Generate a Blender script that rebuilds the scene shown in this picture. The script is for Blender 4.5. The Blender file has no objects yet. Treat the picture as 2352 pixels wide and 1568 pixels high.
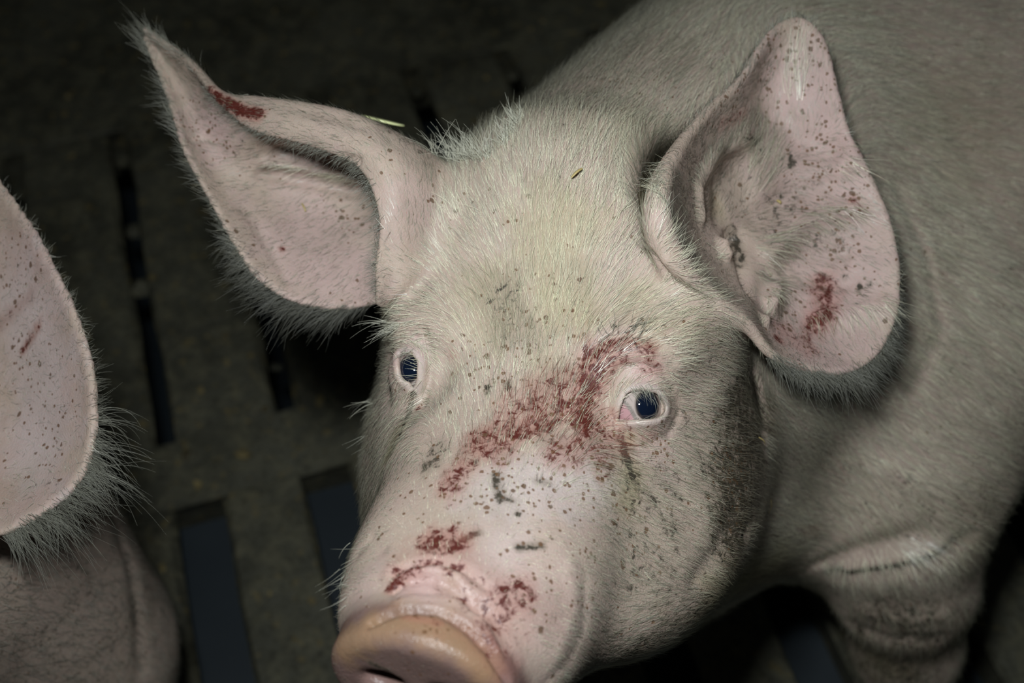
import bpy, bmesh, math, random, time
import numpy as np
from mathutils import Vector, Matrix
from mathutils.bvhtree import BVHTree
T0 = time.time()
rng = np.random.default_rng(7)
random.seed(7)
S = bpy.context.scene
COL = S.collection

# ------------------------------------------------------------------ camera, light, exposure
FPX, CX, CY = 2520.0, 1176.0, 784.0          # focal length and centre in pixels of the 2352 x 1568 frame
PITCH = math.radians(56.0)
CAMH = 1.15
cam_d = bpy.data.cameras.new('camera')
cam_d.sensor_fit = 'HORIZONTAL'; cam_d.sensor_width = 36.0
cam_d.lens = FPX / 2352.0 * 36.0
cam_d.clip_start = 0.01
cam = bpy.data.objects.new('camera', cam_d); COL.objects.link(cam)
cam.location = (0, 0, CAMH)
cam.rotation_euler = (math.pi / 2 - PITCH, 0, 0)
cam_d.dof.use_dof = True
cam_d.dof.focus_distance = 0.585
cam_d.dof.aperture_fstop = 5.2
S.camera = cam

wd = bpy.data.worlds.new('world'); S.world = wd; wd.use_nodes = True
bg = wd.node_tree.nodes['Background']
bg.inputs[0].default_value = (0.75, 0.9, 1.0, 1); bg.inputs[1].default_value = 0.012

S.view_settings.view_transform = 'Standard'; S.view_settings.look = 'None'
S.view_settings.gamma = 1.0; S.view_settings.exposure = 0.0
S.view_settings.use_curve_mapping = False
S.cycles.max_bounces = 4; S.cycles.diffuse_bounces = 2; S.cycles.glossy_bounces = 2; S.cycles.transmission_bounces = 2
S.cycles.use_adaptive_sampling = True; S.cycles.adaptive_threshold = 0.03
S.cycles_curves.shape = 'RIBBONS'

ca, sa = math.cos(PITCH), math.sin(PITCH)
# camera frame (x right, y down, z forward) -> world
CAMM = np.array([[1, 0, 0], [0, -sa, ca], [0, -ca, -sa]])
CAMO = np.array([0, 0, CAMH])
def c2w(P): return np.asarray(P, float) @ CAMM.T + CAMO
def w2c(P): return (np.asarray(P, float) - CAMO) @ CAMM
def px(u, v, d): return np.array([(u - CX) / FPX * d, (v - CY) / FPX * d, d])

# the flash on the camera's hot shoe
fl = bpy.data.lights.new('flash', 'AREA'); fl.shape = 'RECTANGLE'
fl.size = 0.07; fl.size_y = 0.045
fl.energy = 3.7; fl.color = (0.945, 1.0, 1.03); fl.spread = math.radians(165)
flo = bpy.data.objects.new('flash', fl); COL.objects.link(flo)
flo.location = c2w((-0.05, -0.12, 0.0))
tgt = Vector(c2w(px(1450, 720, 0.62)))
flo.rotation_euler = (tgt - flo.location).to_track_quat('-Z', 'Y').to_euler()

# ------------------------------------------------------------------ signed distance helpers
F32 = np.float32
def smin(a, b, k):
    h = np.maximum(k - np.abs(a - b), 0) / k
    return np.minimum(a, b) - h * h * k * 0.25
def smax(a, b, k): return -smin(-a, -b, k)
def ell(P, c, r, R=None):
    q = P - np.asarray(c, F32)
    if R is not None: q = q @ np.asarray(R, F32)
    r = np.asarray(r, F32)
    k0 = np.sqrt(((q / r) ** 2).sum(1)); k1 = np.sqrt(((q / (r * r)) ** 2).sum(1)) + 1e-9
    return k0 * (k0 - 1) / k1
def cap(P, a, b, ra, rb):
    a = np.asarray(a, F32); b = np.asarray(b, F32)
    pa = P - a; ba = b - a
    h = np.clip(pa @ ba / (ba @ ba), 0, 1)
    return np.sqrt(((pa - h[:, None] * ba) ** 2).sum(1)) - (ra + (rb - ra) * h).astype(F32)
def frame(fwd, up):
    f = np.array(fwd, float); f /= np.linalg.norm(f)
    r = np.cross(f, np.array(up, float)); r /= np.linalg.norm(r)
    return np.stack([r, f, np.cross(r, f)], 1)       # columns: right, forward, up
def rotx(a):
    c, s = math.cos(a), math.sin(a)
    return np.array([[1, 0, 0], [0, c, -s], [0, s, c]])

# ------------------------------------------------------------------ the pig's head frame (x to its left, y along the nose, z up)
HM = np.array([[0.9501, -0.3035, -0.0716], [0.1140, 0.5517, -0.8262], [-0.2903, -0.7768, -0.5588]])
HT = np.array([0.00564, 0.02564, 0.59258])
def h2c(L): return np.asarray(L, float) @ HM.T + HT
def c2h(P): return (P - HT.astype(F32)) @ HM.astype(F32)

EYE_R = 0.0140
def _unit(v): v = np.array(v, float); return v / np.linalg.norm(v)
def make_eye(cen, gaze_px, outline):
    """cen: eyeball centre (camera frame); gaze_px: pixel the cornea is seen at; outline: lid margin."""
    o = np.array(cen); L = lambda q: (np.asarray(q) - HT) @ HM
    def on_sphere(u, v, R):
        r = _unit(px(u, v, 1.0)); b_ = r @ o; q = b_ * b_ - o @ o + R * R
        return r * (b_ - math.sqrt(max(q, 0.0)))
    C = L(o); w = _unit(L(on_sphere(*gaze_px, EYE_R)) - C)
    cx_ = np.mean(outline, 0); ow = _unit(L(on_sphere(*cx_, EYE_R)) - C)
    u = np.cross(ow, [0, 0, 1.0]); u = _unit(u); v = np.cross(u, ow)
    pol = []
    for q in outline:
        d = L(on_sphere(*q, EYE_R + 0.001)) - C
        pol.append((d @ u, d @ v))
    return dict(C=C, w=w, ow=ow, u=u, v=v, poly=np.array(pol), cam=o)
EYES = [
 make_eye(px(1459, 934, .5805), (1491, 930), [(1413,974),(1420,945),(1428,922),(1434,906),(1444,898),(1461,895),(1480,895),(1505,901),(1518,912),(1527,932),(1525,950),(1512,960),(1493,964),(1455,966),(1424,968)]),
 make_eye(px(962, 858, .6150), (935, 846), [(921,812),(934,809),(947,812),(959,822),(963,839),(962,869),(957,887),(950,900),(945,881),(930,875),(921,863),(918,844),(918,826)]),
]
def poly_sdf(x, y, P):
    d = np.full(x.shape, 1e9); ins = np.zeros(x.shape, bool)
    n = len(P)
    for i in range(n):
        a_, b_ = P[i], P[(i + 1) % n]; e = b_ - a_
        wx, wy = x - a_[0], y - a_[1]
        t = np.clip((wx * e[0] + wy * e[1]) / (e @ e), 0, 1)
        d = np.minimum(d, (wx - e[0] * t) ** 2 + (wy - e[1] * t) ** 2)
        c = (a_[1] <= y) != (b_[1] <= y)
        xi = a_[0] + (y - a_[1]) / (e[1] if abs(e[1]) > 1e-12 else 1e-12) * e[0]
        ins ^= c & (x < xi)
    return np.where(ins, -1, 1) * np.sqrt(d)

_hy = np.array([-.17, -.13, -.09, -.05, -.02, 0, .03, .06, .09, .12, .15])
HY = np.linspace(-.17, .15, 161)
def _spl(v):
    v = np.array(v, float); out = np.interp(HY, _hy, v)
    k = np.exp(-np.linspace(-2, 2, 13) ** 2); k /= k.sum()
    return np.convolve(np.pad(out, 6, mode='edge'), k, 'valid')
H_TOP = _spl([.070, .086, .078, .052, .030, .019, .008, .003, .000, -.004, -.006])
H_BOT = _spl([-.17, -.175, -.178, -.178, -.172, -.166, -.155, -.140, -.124, -.106, -.088])
H_WID = _spl([.085, .092, .094, .092, .089, .086, .078, .069, .061, .052, .046])
H_EXP = _spl([2.2, 2.3, 2.5, 2.7, 2.7, 2.7, 2.5, 2.3, 2.2, 2.1, 2.1])

H_MID = _spl([-.066, -.060, -.064, -.070, -.074, -.076, -.074, -.068, -.060, -.053, -.046])
def head_sdf(Q):
    """Q in head coordinates."""
    A = Q.copy(); A[:, 0] = np.abs(A[:, 0])
    yy = A[:, 1]
    zt = np.interp(yy, HY, H_TOP).astype(F32); zb = np.interp(yy, HY, H_BOT).astype(F32); wd_ = np.interp(yy, HY, H_WID).astype(F32)
    zc = np.interp(yy, HY, H_MID).astype(F32); hh = np.where(A[:, 2] > zc, zt - zc, zc - zb)
    e = np.where(A[:, 2] > zc, np.interp(yy, HY, H_EXP), 2.1).astype(F32)
    kk = ((A[:, 0] / wd_) ** e + (np.abs(A[:, 2] - zc) / hh) ** e) ** (1 / e)
    d = (kk - 1) * np.minimum(wd_, hh) * 0.9
    d = smax(smax(d, yy - 0.142, 0.012), -0.165 - yy, 0.05)
    d = smin(d, ell(A, (0.060, -0.060, -0.100), (0.063, 0.095, 0.080)), 0.04)      # cheek and jowl
    d = smin(d, ell(A, (0.032, 0.096, -0.062), (0.028, 0.046, 0.038)), 0.026)      # lip
    d = smin(d, ell(A, (0.044, 0.028, -0.090), (0.036, 0.060, 0.036)), 0.03)      # side of the lower jaw
    d = smin(d, ell(Q, (0.066, -0.012, -0.096), (0.049, 0.080, 0.050)), 0.030)    # jowl pushed out on the side the head turns away from
    d = smin(d, ell(A, (0.072, -0.080, 0.000), (0.030, 0.050, 0.050)), 0.03)      # temple
    d = smin(d, ell(A, (0.056, -0.030, 0.016), (0.026, 0.024, 0.016)), 0.020)      # brow
    # snout disc
    q = A - np.array((0, 0.154, -0.047), F32)
    q = q @ rotx(-0.10).astype(F32)
    rr = np.sqrt((q[:, 0] / 1.16) ** 2 + q[:, 2] ** 2)
    dx = rr - 0.0315; dy = np.abs(q[:, 1]) - 0.006
    disc = np.sqrt(np.maximum(dx, 0) ** 2 + np.maximum(dy, 0) ** 2) + np.minimum(np.maximum(dx, dy), 0) - 0.0075
    d = smin(d, disc, 0.010)
    # nostrils
    q = A - np.array((0.0165, 0.166, -0.043), F32)
    d = smax(d, -ell(q, (0, 0, 0), (0.0095, 0.022, 0.0058)), 0.005)
    # eye socket, lids and opening
    for E in EYES:
        q = Q - E['C'].astype(F32)
        r = np.sqrt((q ** 2).sum(1)); m = r < 0.045
        if not m.any(): continue
        q = q[m].astype(float); r = r[m]; dm = d[m]
        w = q @ E['ow']; u = q @ E['u']; v = q @ E['v']
        dm = smax(dm, -ell(np.stack([u, v, w], 1), (0, -0.001, 0.023), (0.024, 0.021, 0.013)), 0.014)
        dm = smin(dm, r - (EYE_R + 0.0028), 0.009)
        op = poly_sdf(u, v, E['poly'])
        dm = smax(dm, -np.maximum(op, 0.004 - w), 0.0015)
        dm = smin(dm, np.sqrt((op - 0.0019) ** 2 + (r - EYE_R - 0.0020) ** 2) + np.where(w < 0.002, 0.02, 0) - 0.0021, 0.0020)
        d[m] = dm
    return d

# ------------------------------------------------------------------ body, in world coordinates
BACK = np.array([0.73, 0.68, 0.0]); BACK /= np.linalg.norm(BACK)     # from head to tail
LEFT = np.array([BACK[1], -BACK[0], 0.0])                            # towards the pig's left flank
UPV = np.array([0, 0, 1.0])
SH = np.array([0.240, 0.590, 0.0])                                   # on the ground between the forelegs
BR = np.stack([LEFT, BACK, UPV], 1)
def bp(l, b, z): return SH + LEFT * l + BACK * b + UPV * z
def body_sdf(W, fore):
    d = ell(W, bp(-0.02, 0.13, 0.360), (0.265, 0.32, 0.205), BR)
    d = smin(d, ell(W, bp(0, 0.55, 0.37), (0.25, 0.45, 0.225), BR), 0.12)
    d = smin(d, ell(W, bp(0, 0.95, 0.38), (0.20, 0.26, 0.22), BR), 0.12)
    for s in (1, -1):
        sh, el, kn, ft, ho = fore[s]
        d = smin(d, ell(W, bp(s * 0.150, -0.02, 0.35), (0.110, 0.15, 0.15), BR), 0.05)
        g = cap(W, sh, el, 0.085, 0.060)
        g = smin(g, cap(W, el, kn, 0.056, 0.046), 0.02)
        g = smin(g, cap(W, kn, ft, 0.044, 0.038), 0.02)
        g = smin(g, cap(W, ft, ho, 0.040, 0.034), 0.015)
        d = smin(d, g, 0.03)
        hp = bp(s * 0.12, 0.98, 0.36); st = bp(s * 0.13, 0.93, 0.27); hk = bp(s * 0.13, 1.06, 0.20); hf = bp(s * 0.13, 1.02, 0.03)
        g = smin(cap(W, hp, st, 0.12, 0.085), cap(W, st, hk, 0.075, 0.042), 0.03)
        g = smin(g, cap(W, hk, hf, 0.040, 0.034), 0.02)
        d = smin(d, g, 0.05)
    return np.maximum(d, -(W[:, 2] - 0.003))

def neck_sdf(W, HW, d):
    """HW maps head coordinates to world."""
    d = smin(d, cap(W, HW((0, -0.09, -0.08)), bp(0, 0.06, 0.37), 0.100, 0.19), 0.05)
    d = smin(d, cap(W, HW((-.010, -0.13, 0.02)), bp(-.085, 0.09, 0.455), 0.083, 0.162), 0.05)
    d = smin(d, cap(W, HW((0.03, -0.055, -0.165)), bp(.07, -0.07, 0.275), 0.068, 0.115), 0.05)
    return d

# ------------------------------------------------------------------ ears: control nets through points (pixel of the photograph, distance), real sheets in space
def catmull(C, n):
    """C (m,k,3) -> resampled along axis 0."""
    m = C.shape[0]
    t = np.linspace(0, m - 1, n); i = np.clip(t.astype(int), 0, m - 2); f = (t - i)[:, None, None]
    g = lambda j: C[np.clip(j, 0, m - 1)]
    p0, p1, p2, p3 = g(i - 1), g(i), g(i + 1), g(i + 2)
    p0 = np.where((i == 0)[:, None, None], 2 * p1 - p2, p0); p3 = np.where((i + 2 > m - 1)[:, None, None], 2 * p2 - p1, p3)
    return 0.5 * ((2 * p1) + (-p0 + p2) * f + (2 * p0 - 5 * p1 + 4 * p2 - p3) * f ** 2 + (-p0 + 3 * p1 - 3 * p2 + p3) * f ** 3)
def net(C, n, m):
    G = catmull(np.asarray(C, float), n)
    return catmull(G.transpose(1, 0, 2), m).transpose(1, 0, 2)

# ear on the pig's right side: stations base -> tip; across: front edge, roll, fold top, inside, ridge, lower panel, trailing edge
ER = [
 [(872,690,.622),(915,650,.614),(1000,540,.626),(1045,430,.634),(1000,400,.690),(910,470,.700),(865,600,.690),(860,690,.675)],
 [(872,610,.612),(925,530,.613),(990,435,.628),(990,368,.650),(905,385,.705),(845,480,.705),(805,600,.682),(798,702,.665)],
 [(880,500,.609),(910,430,.611),(930,370,.620),(905,318,.642),(830,380,.700),(760,480,.702),(715,590,.682),(690,692,.662)],
 [(835,385,.616),(850,350,.615),(845,315,.622),(800,272,.640),(760,350,.695),(690,460,.700),(640,560,.680),(600,640,.660)],
 [(720,330,.632),(730,305,.630),(730,275,.635),(700,250,.650),(660,332,.690),(610,420,.696),(575,500,.682),(545,565,.662)],
 [(580,292,.650),(600,268,.648),(610,248,.652),(600,236,.660),(575,305,.676),(540,375,.688),(515,430,.684),(495,475,.668)],
 [(488,215,.668),(500,218,.666),(512,220,.667),(508,224,.672),(500,262,.684),(480,305,.692),(455,335,.688),(425,345,.674)],
 [(430,140,.690),(438,145,.690),(446,155,.690),(448,165,.690),(445,190,.698),(430,215,.704),(410,230,.702),(392,238,.694)],
 [(328,66,.716),(332,68,.716),(336,70,.716),(340,74,.716),(342,78,.718),(340,82,.720),(336,84,.720),(332,84,.718)],
]
# ear on the pig's left side: rim points round the bowl
EL_C = (1690, 545, .672)
EL = [(1830,48,.690),(1765,85,.682),(1700,185,.662),(1620,262,.638),(1552,352,.608),(1513,442,.584),(1516,540,.577),(1572,632,.583),(1650,700,.593),
      (1715,745,.602),(1770,812,.612),(1850,845,.625),(1945,848,.640),(2015,800,.650),(2052,710,.660),(2056,610,.665),(2035,505,.672),(1995,410,.674),(1945,310,.678),(1918,215,.682),(1885,95,.688)]

def ear_right():
    C = np.array([[px(*q) for q in row] for row in ER])
    G = net(C, 90, 70)
    n, m, _ = G.shape
    V = G.reshape(-1, 3)
    F = [(i * m + j, i * m + j + 1, (i + 1) * m + j + 1, (i + 1) * m + j) for i in range(n - 1) for j in range(m - 1)]
    t = np.linspace(0, 1, n)[:, None] * np.ones((1, m))
    s = np.ones((n, 1)) * np.linspace(0, 1, m)[None]
    e = np.minimum(s, 1 - s) * 2
    R = (0.0042 - 0.0018 * t) * (0.62 + 0.38 * np.clip(e * 4, 0, 1))
    return V, F, R.ravel()

def ear_left(EL, EL_C, bowk=0.045, front_rim=0.0):
    C = np.array([px(*q) for q in EL]); n = 140
    cl = np.concatenate([C[-2:], C, C[:3]])
    m = len(C)
    t = np.arange(n) / n * m; i = t.astype(int); f = (t - i)[:, None]
    p = [cl[i + k + 1] for k in range(4)]
    rim = 0.5 * ((2 * p[1]) + (-p[0] + p[2]) * f + (2 * p[0] - 5 * p[1] + 4 * p[2] - p[3]) * f ** 2 + (-p[0] + 3 * p[1] - 3 * p[2] + p[3]) * f ** 3)
    c = px(*EL_C); k = 50
    V = []; R = []
    for a in range(n):
        d = rim[a] - c
        for j in range(k):
            t = j / (k - 1)
            q = c + d * t
            # bowl: keep the direction across the picture, push the floor away from the viewer
            bow = (t ** 1.0 - t ** 2.4)
            q = q + np.array([0, 0.0, 1.0]) * bow * bowk
            thick = front_rim * math.exp(-((a / n * len(EL) - 6.0) / 1.9) ** 2) * max(0.0, (t - 0.55) / 0.45)
            V.append(q); R.append(0.0045 - 0.0017 * t ** 3 + thick)
    F = [(a * k + j, a * k + j + 1, ((a + 1) % n) * k + j + 1, ((a + 1) % n) * k + j) for a in range(n) for j in range(k - 1)]
    return np.array(V), F, np.array(R)

# ------------------------------------------------------------------ grid + surface nets
def axis(segs):
    out = []
    for a, b, st in segs:
        n = max(1, int(round((b - a) / st))); out.append(np.linspace(a, b, n, endpoint=False))
    return np.concatenate(out + [[segs[-1][1]]]).astype(F32)

def grid_mesh(xs, ys, zs, f, sheets, k_ear):
    nx, ny, nz = len(xs), len(ys), len(zs)
    B = 8
    def blocks(n): return [(i, min(i + B, n)) for i in range(0, n, B)]
    bx, by, bz = blocks(nx), blocks(ny), blocks(nz)
    cen = lambda ax, bl: np.array([(ax[a] + ax[b - 1]) / 2 for a, b in bl], F32)
    hal = lambda ax, bl: np.array([(ax[min(b, len(ax) - 1)] - ax[a]) / 2 for a, b in bl], F32)
    X, Y, Z = np.meshgrid(cen(xs, bx), cen(ys, by), cen(zs, bz), indexing='ij')
    HX, HY, HZ = np.meshgrid(hal(xs, bx), hal(ys, by), hal(zs, bz), indexing='ij')
    d = f(np.stack([X, Y, Z], -1).reshape(-1, 3)).reshape(X.shape)
    hd = np.sqrt(HX ** 2 + HY ** 2 + HZ ** 2)
    act = np.abs(d) < hd * 1.35 + 0.004
    near = np.zeros_like(act)
    for V, Fc, R in sheets:
        ii = np.clip(np.searchsorted(xs, V[:, 0]) // B, 0, len(bx) - 1)
        jj = np.clip(np.searchsorted(ys, V[:, 1]) // B, 0, len(by) - 1)
        kk = np.clip(np.searchsorted(zs, V[:, 2]) // B, 0, len(bz) - 1)
        near[ii, jj, kk] = True
    g = near.copy()
    for ax in range(3):
        a = g.copy()
        a |= np.roll(g, 1, ax); a |= np.roll(g, -1, ax); g = a
    near = g; act |= near
    D = np.where(d < 0, F32(-0.05), F32(0.05)).astype(F32).repeat(B, 0).repeat(B, 1).repeat(B, 2)[:nx, :ny, :nz].copy()
    I, J, K = np.nonzero(act)
    o = np.arange(B); ox, oy, oz = [q.ravel() for q in np.meshgrid(o, o, o, indexing='ij')]
    gi = (I[:, None] * B + ox); gj = (J[:, None] * B + oy); gk = (K[:, None] * B + oz)
    ok = (gi < nx) & (gj < ny) & (gk < nz)
    nr = np.broadcast_to(near[I, J, K][:, None], gi.shape)[ok]
    gi, gj, gk = gi[ok], gj[ok], gk[ok]
    P = np.stack([xs[gi], ys[gj], zs[gk]], 1)
    dv = np.empty(len(P), F32)
    for a in range(0, len(P), 400000): dv[a:a + 400000] = f(P[a:a + 400000])
    print('  grid', nx, ny, nz, 'points', len(P), 'near ears', int(nr.sum()), round(time.time() - T0, 1))
    idx = np.nonzero(nr)[0]
    for V, Fc, R in sheets:
        bvh = BVHTree.FromPolygons([tuple(v) for v in V], Fc)
        lo, hi = V.min(0) - 0.02, V.max(0) + 0.02
        sel = idx[((P[idx] > lo) & (P[idx] < hi)).all(1)]
        fr = np.array([R[list(q)].mean() for q in Fc])
        find = bvh.find_nearest
        e = np.full(len(sel), 0.05, F32)
        Pl = P[sel].tolist()
        for n_, p in enumerate(Pl):
            h = find(p, 0.022)
            if h[0] is not None: e[n_] = h[3] - fr[h[2]]
        dv[sel] = smin(dv[sel], e, k_ear)
    D[gi, gj, gk] = dv
    print('  ears in', round(time.time() - T0, 1))
    neg = D < 0
    cnt = np.zeros((nx - 1, ny - 1, nz - 1), np.uint8)
    for a in (0, 1):
        for b in (0, 1):
            for c in (0, 1):
                cnt += neg[a:nx - 1 + a, b:ny - 1 + b, c:nz - 1 + c]
    ci, cj, ck = np.nonzero((cnt > 0) & (cnt < 8))
    vid = np.full(cnt.shape, -1, np.int32); vid[ci, cj, ck] = np.arange(len(ci))
    acc = np.zeros((len(ci), 3)); num = np.zeros(len(ci))
    cor = [(a, b, c) for a in (0, 1) for b in (0, 1) for c in (0, 1)]
    val = {q: D[ci + q[0], cj + q[1], ck + q[2]].astype(float) for q in cor}
    for q in cor:
        for ax in range(3):
            if q[ax]: continue
            r = list(q); r[ax] = 1; r = tuple(r)
            v0, v1 = val[q], val[r]
            m = (v0 < 0) != (v1 < 0)
            t = np.where(m, v0 / np.where(m, v0 - v1, 1), 0)
            p = np.tile(np.array(q, float), (len(ci), 1)); p[:, ax] = t
            acc[m] += p[m]; num[m] += 1
    loc = acc / num[:, None]
    V = np.stack([xs[ci] + loc[:, 0] * (xs[ci + 1] - xs[ci]), ys[cj] + loc[:, 1] * (ys[cj + 1] - ys[cj]), zs[ck] + loc[:, 2] * (zs[ck + 1] - zs[ck])], 1)
    quads = []
    for ax in range(3):
        sl0 = [slice(1, -1)] * 3; sl1 = [slice(1, -1)] * 3
        sl0[ax] = slice(0, -1); sl1[ax] = slice(1, None)
        n0, n1 = neg[tuple(sl0)], neg[tuple(sl1)]
        e = np.nonzero(n0 != n1)
        flip = n0[e]
        b = [e[0] + (ax != 0), e[1] + (ax != 1), e[2] + (ax != 2)]
        u, w = [(1, 2), (2, 0), (0, 1)][ax]
        def cell(du, dw):
            q = [b[0].copy(), b[1].copy(), b[2].copy()]; q[u] -= du; q[w] -= dw
            return vid[q[0], q[1], q[2]]
        Q = np.stack([cell(1, 1), cell(0, 1), cell(0, 0), cell(1, 0)], 1)
        Q[~flip] = Q[~flip][:, ::-1]
        quads.append(Q)
    Q = np.concatenate(quads); Q = Q[(Q >= 0).all(1)]
    return V, Q

def smooth(V, Q, it=2, lam=0.5, mu=-0.52):
    n = len(V)
    E = np.concatenate([Q[:, [0, 1]], Q[:, [1, 2]], Q[:, [2, 3]], Q[:, [3, 0]]])
    E = np.concatenate([E, E[:, ::-1]])
    deg = np.bincount(E[:, 0], minlength=n)[:, None] + 1e-9
    for _ in range(it):
        for l in (lam, mu):
            a = np.stack([np.bincount(E[:, 0], V[E[:, 1], c], n) for c in range(3)], 1) / deg
            V = V + l * (a - V)
    return V

def mesh_obj(name, V, F, mat=None, parent=None, smooth_shade=True):
    me = bpy.data.meshes.new(name)
    V = np.ascontiguousarray(V, np.float32)
    F = np.asarray(F, np.int32)
    me.vertices.add(len(V)); me.vertices.foreach_set('co', V.ravel())
    k = F.shape[1]
    me.loops.add(F.size); me.loops.foreach_set('vertex_index', F.ravel())
    me.polygons.add(len(F)); me.polygons.foreach_set('loop_start', np.arange(0, F.size, k, dtype=np.int32))
    me.update(calc_edges=True); me.validate()
    if smooth_shade: me.polygons.foreach_set('use_smooth', np.ones(len(F), bool))
    o = bpy.data.objects.new(name, me); COL.objects.link(o)
    if mat: me.materials.append(mat)
    if parent: o.parent = parent
    return o

# ------------------------------------------------------------------ node helpers
def new_mat(name):
    m = bpy.data.materials.new(name); m.use_nodes = True
    nt = m.node_tree; nt.nodes.clear()
    out = nt.nodes.new('ShaderNodeOutputMaterial'); b = nt.nodes.new('ShaderNodeBsdfPrincipled')
    nt.links.new(b.outputs[0], out.inputs[0])
    return m, nt, b
class NT:
    def __init__(s, nt): s.nt = nt
    def n(s, t, **k):
        q = s.nt.nodes.new(t)
        for a, v in k.items(): setattr(q, a, v)
        return q
    def put(s, sock, v):
        if hasattr(v, 'links') or isinstance(v, bpy.types.NodeSocket): s.nt.links.new(v, sock)
        else: sock.default_value = v
    def math(s, op, a, b=0.0, c=None, clamp=False):
        q = s.n('ShaderNodeMath', operation=op, use_clamp=clamp)
        s.put(q.inputs[0], a); s.put(q.inputs[1], b)
        if c is not None: s.put(q.inputs[2], c)
        return q.outputs[0]
    def mix(s, f, a, b, blend='MIX'):
        q = s.n('ShaderNodeMix', data_type='RGBA', blend_type=blend)
        s.put(q.inputs[0], f)
        s.put(q.inputs[6], a if not isinstance(a, tuple) else (*a, 1.0)); s.put(q.inputs[7], b if not isinstance(b, tuple) else (*b, 1.0))
        return q.outputs[2]
    def noise(s, vec, scale, detail=3.0, rough=0.55, dist=0.0):
        q = s.n('ShaderNodeTexNoise'); s.put(q.inputs['Vector'], vec)
        q.inputs['Scale'].default_value = scale; q.inputs['Detail'].default_value = detail
        q.inputs['Roughness'].default_value = rough; q.inputs['Distortion'].default_value = dist
        return q.outputs[0]
    def attr(s, name):
        q = s.n('ShaderNodeAttribute', attribute_name=name); return q
    def rgb(s, c):
        q = s.n('ShaderNodeSeparateColor'); s.put(q.inputs[0], c); return q.outputs

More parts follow.
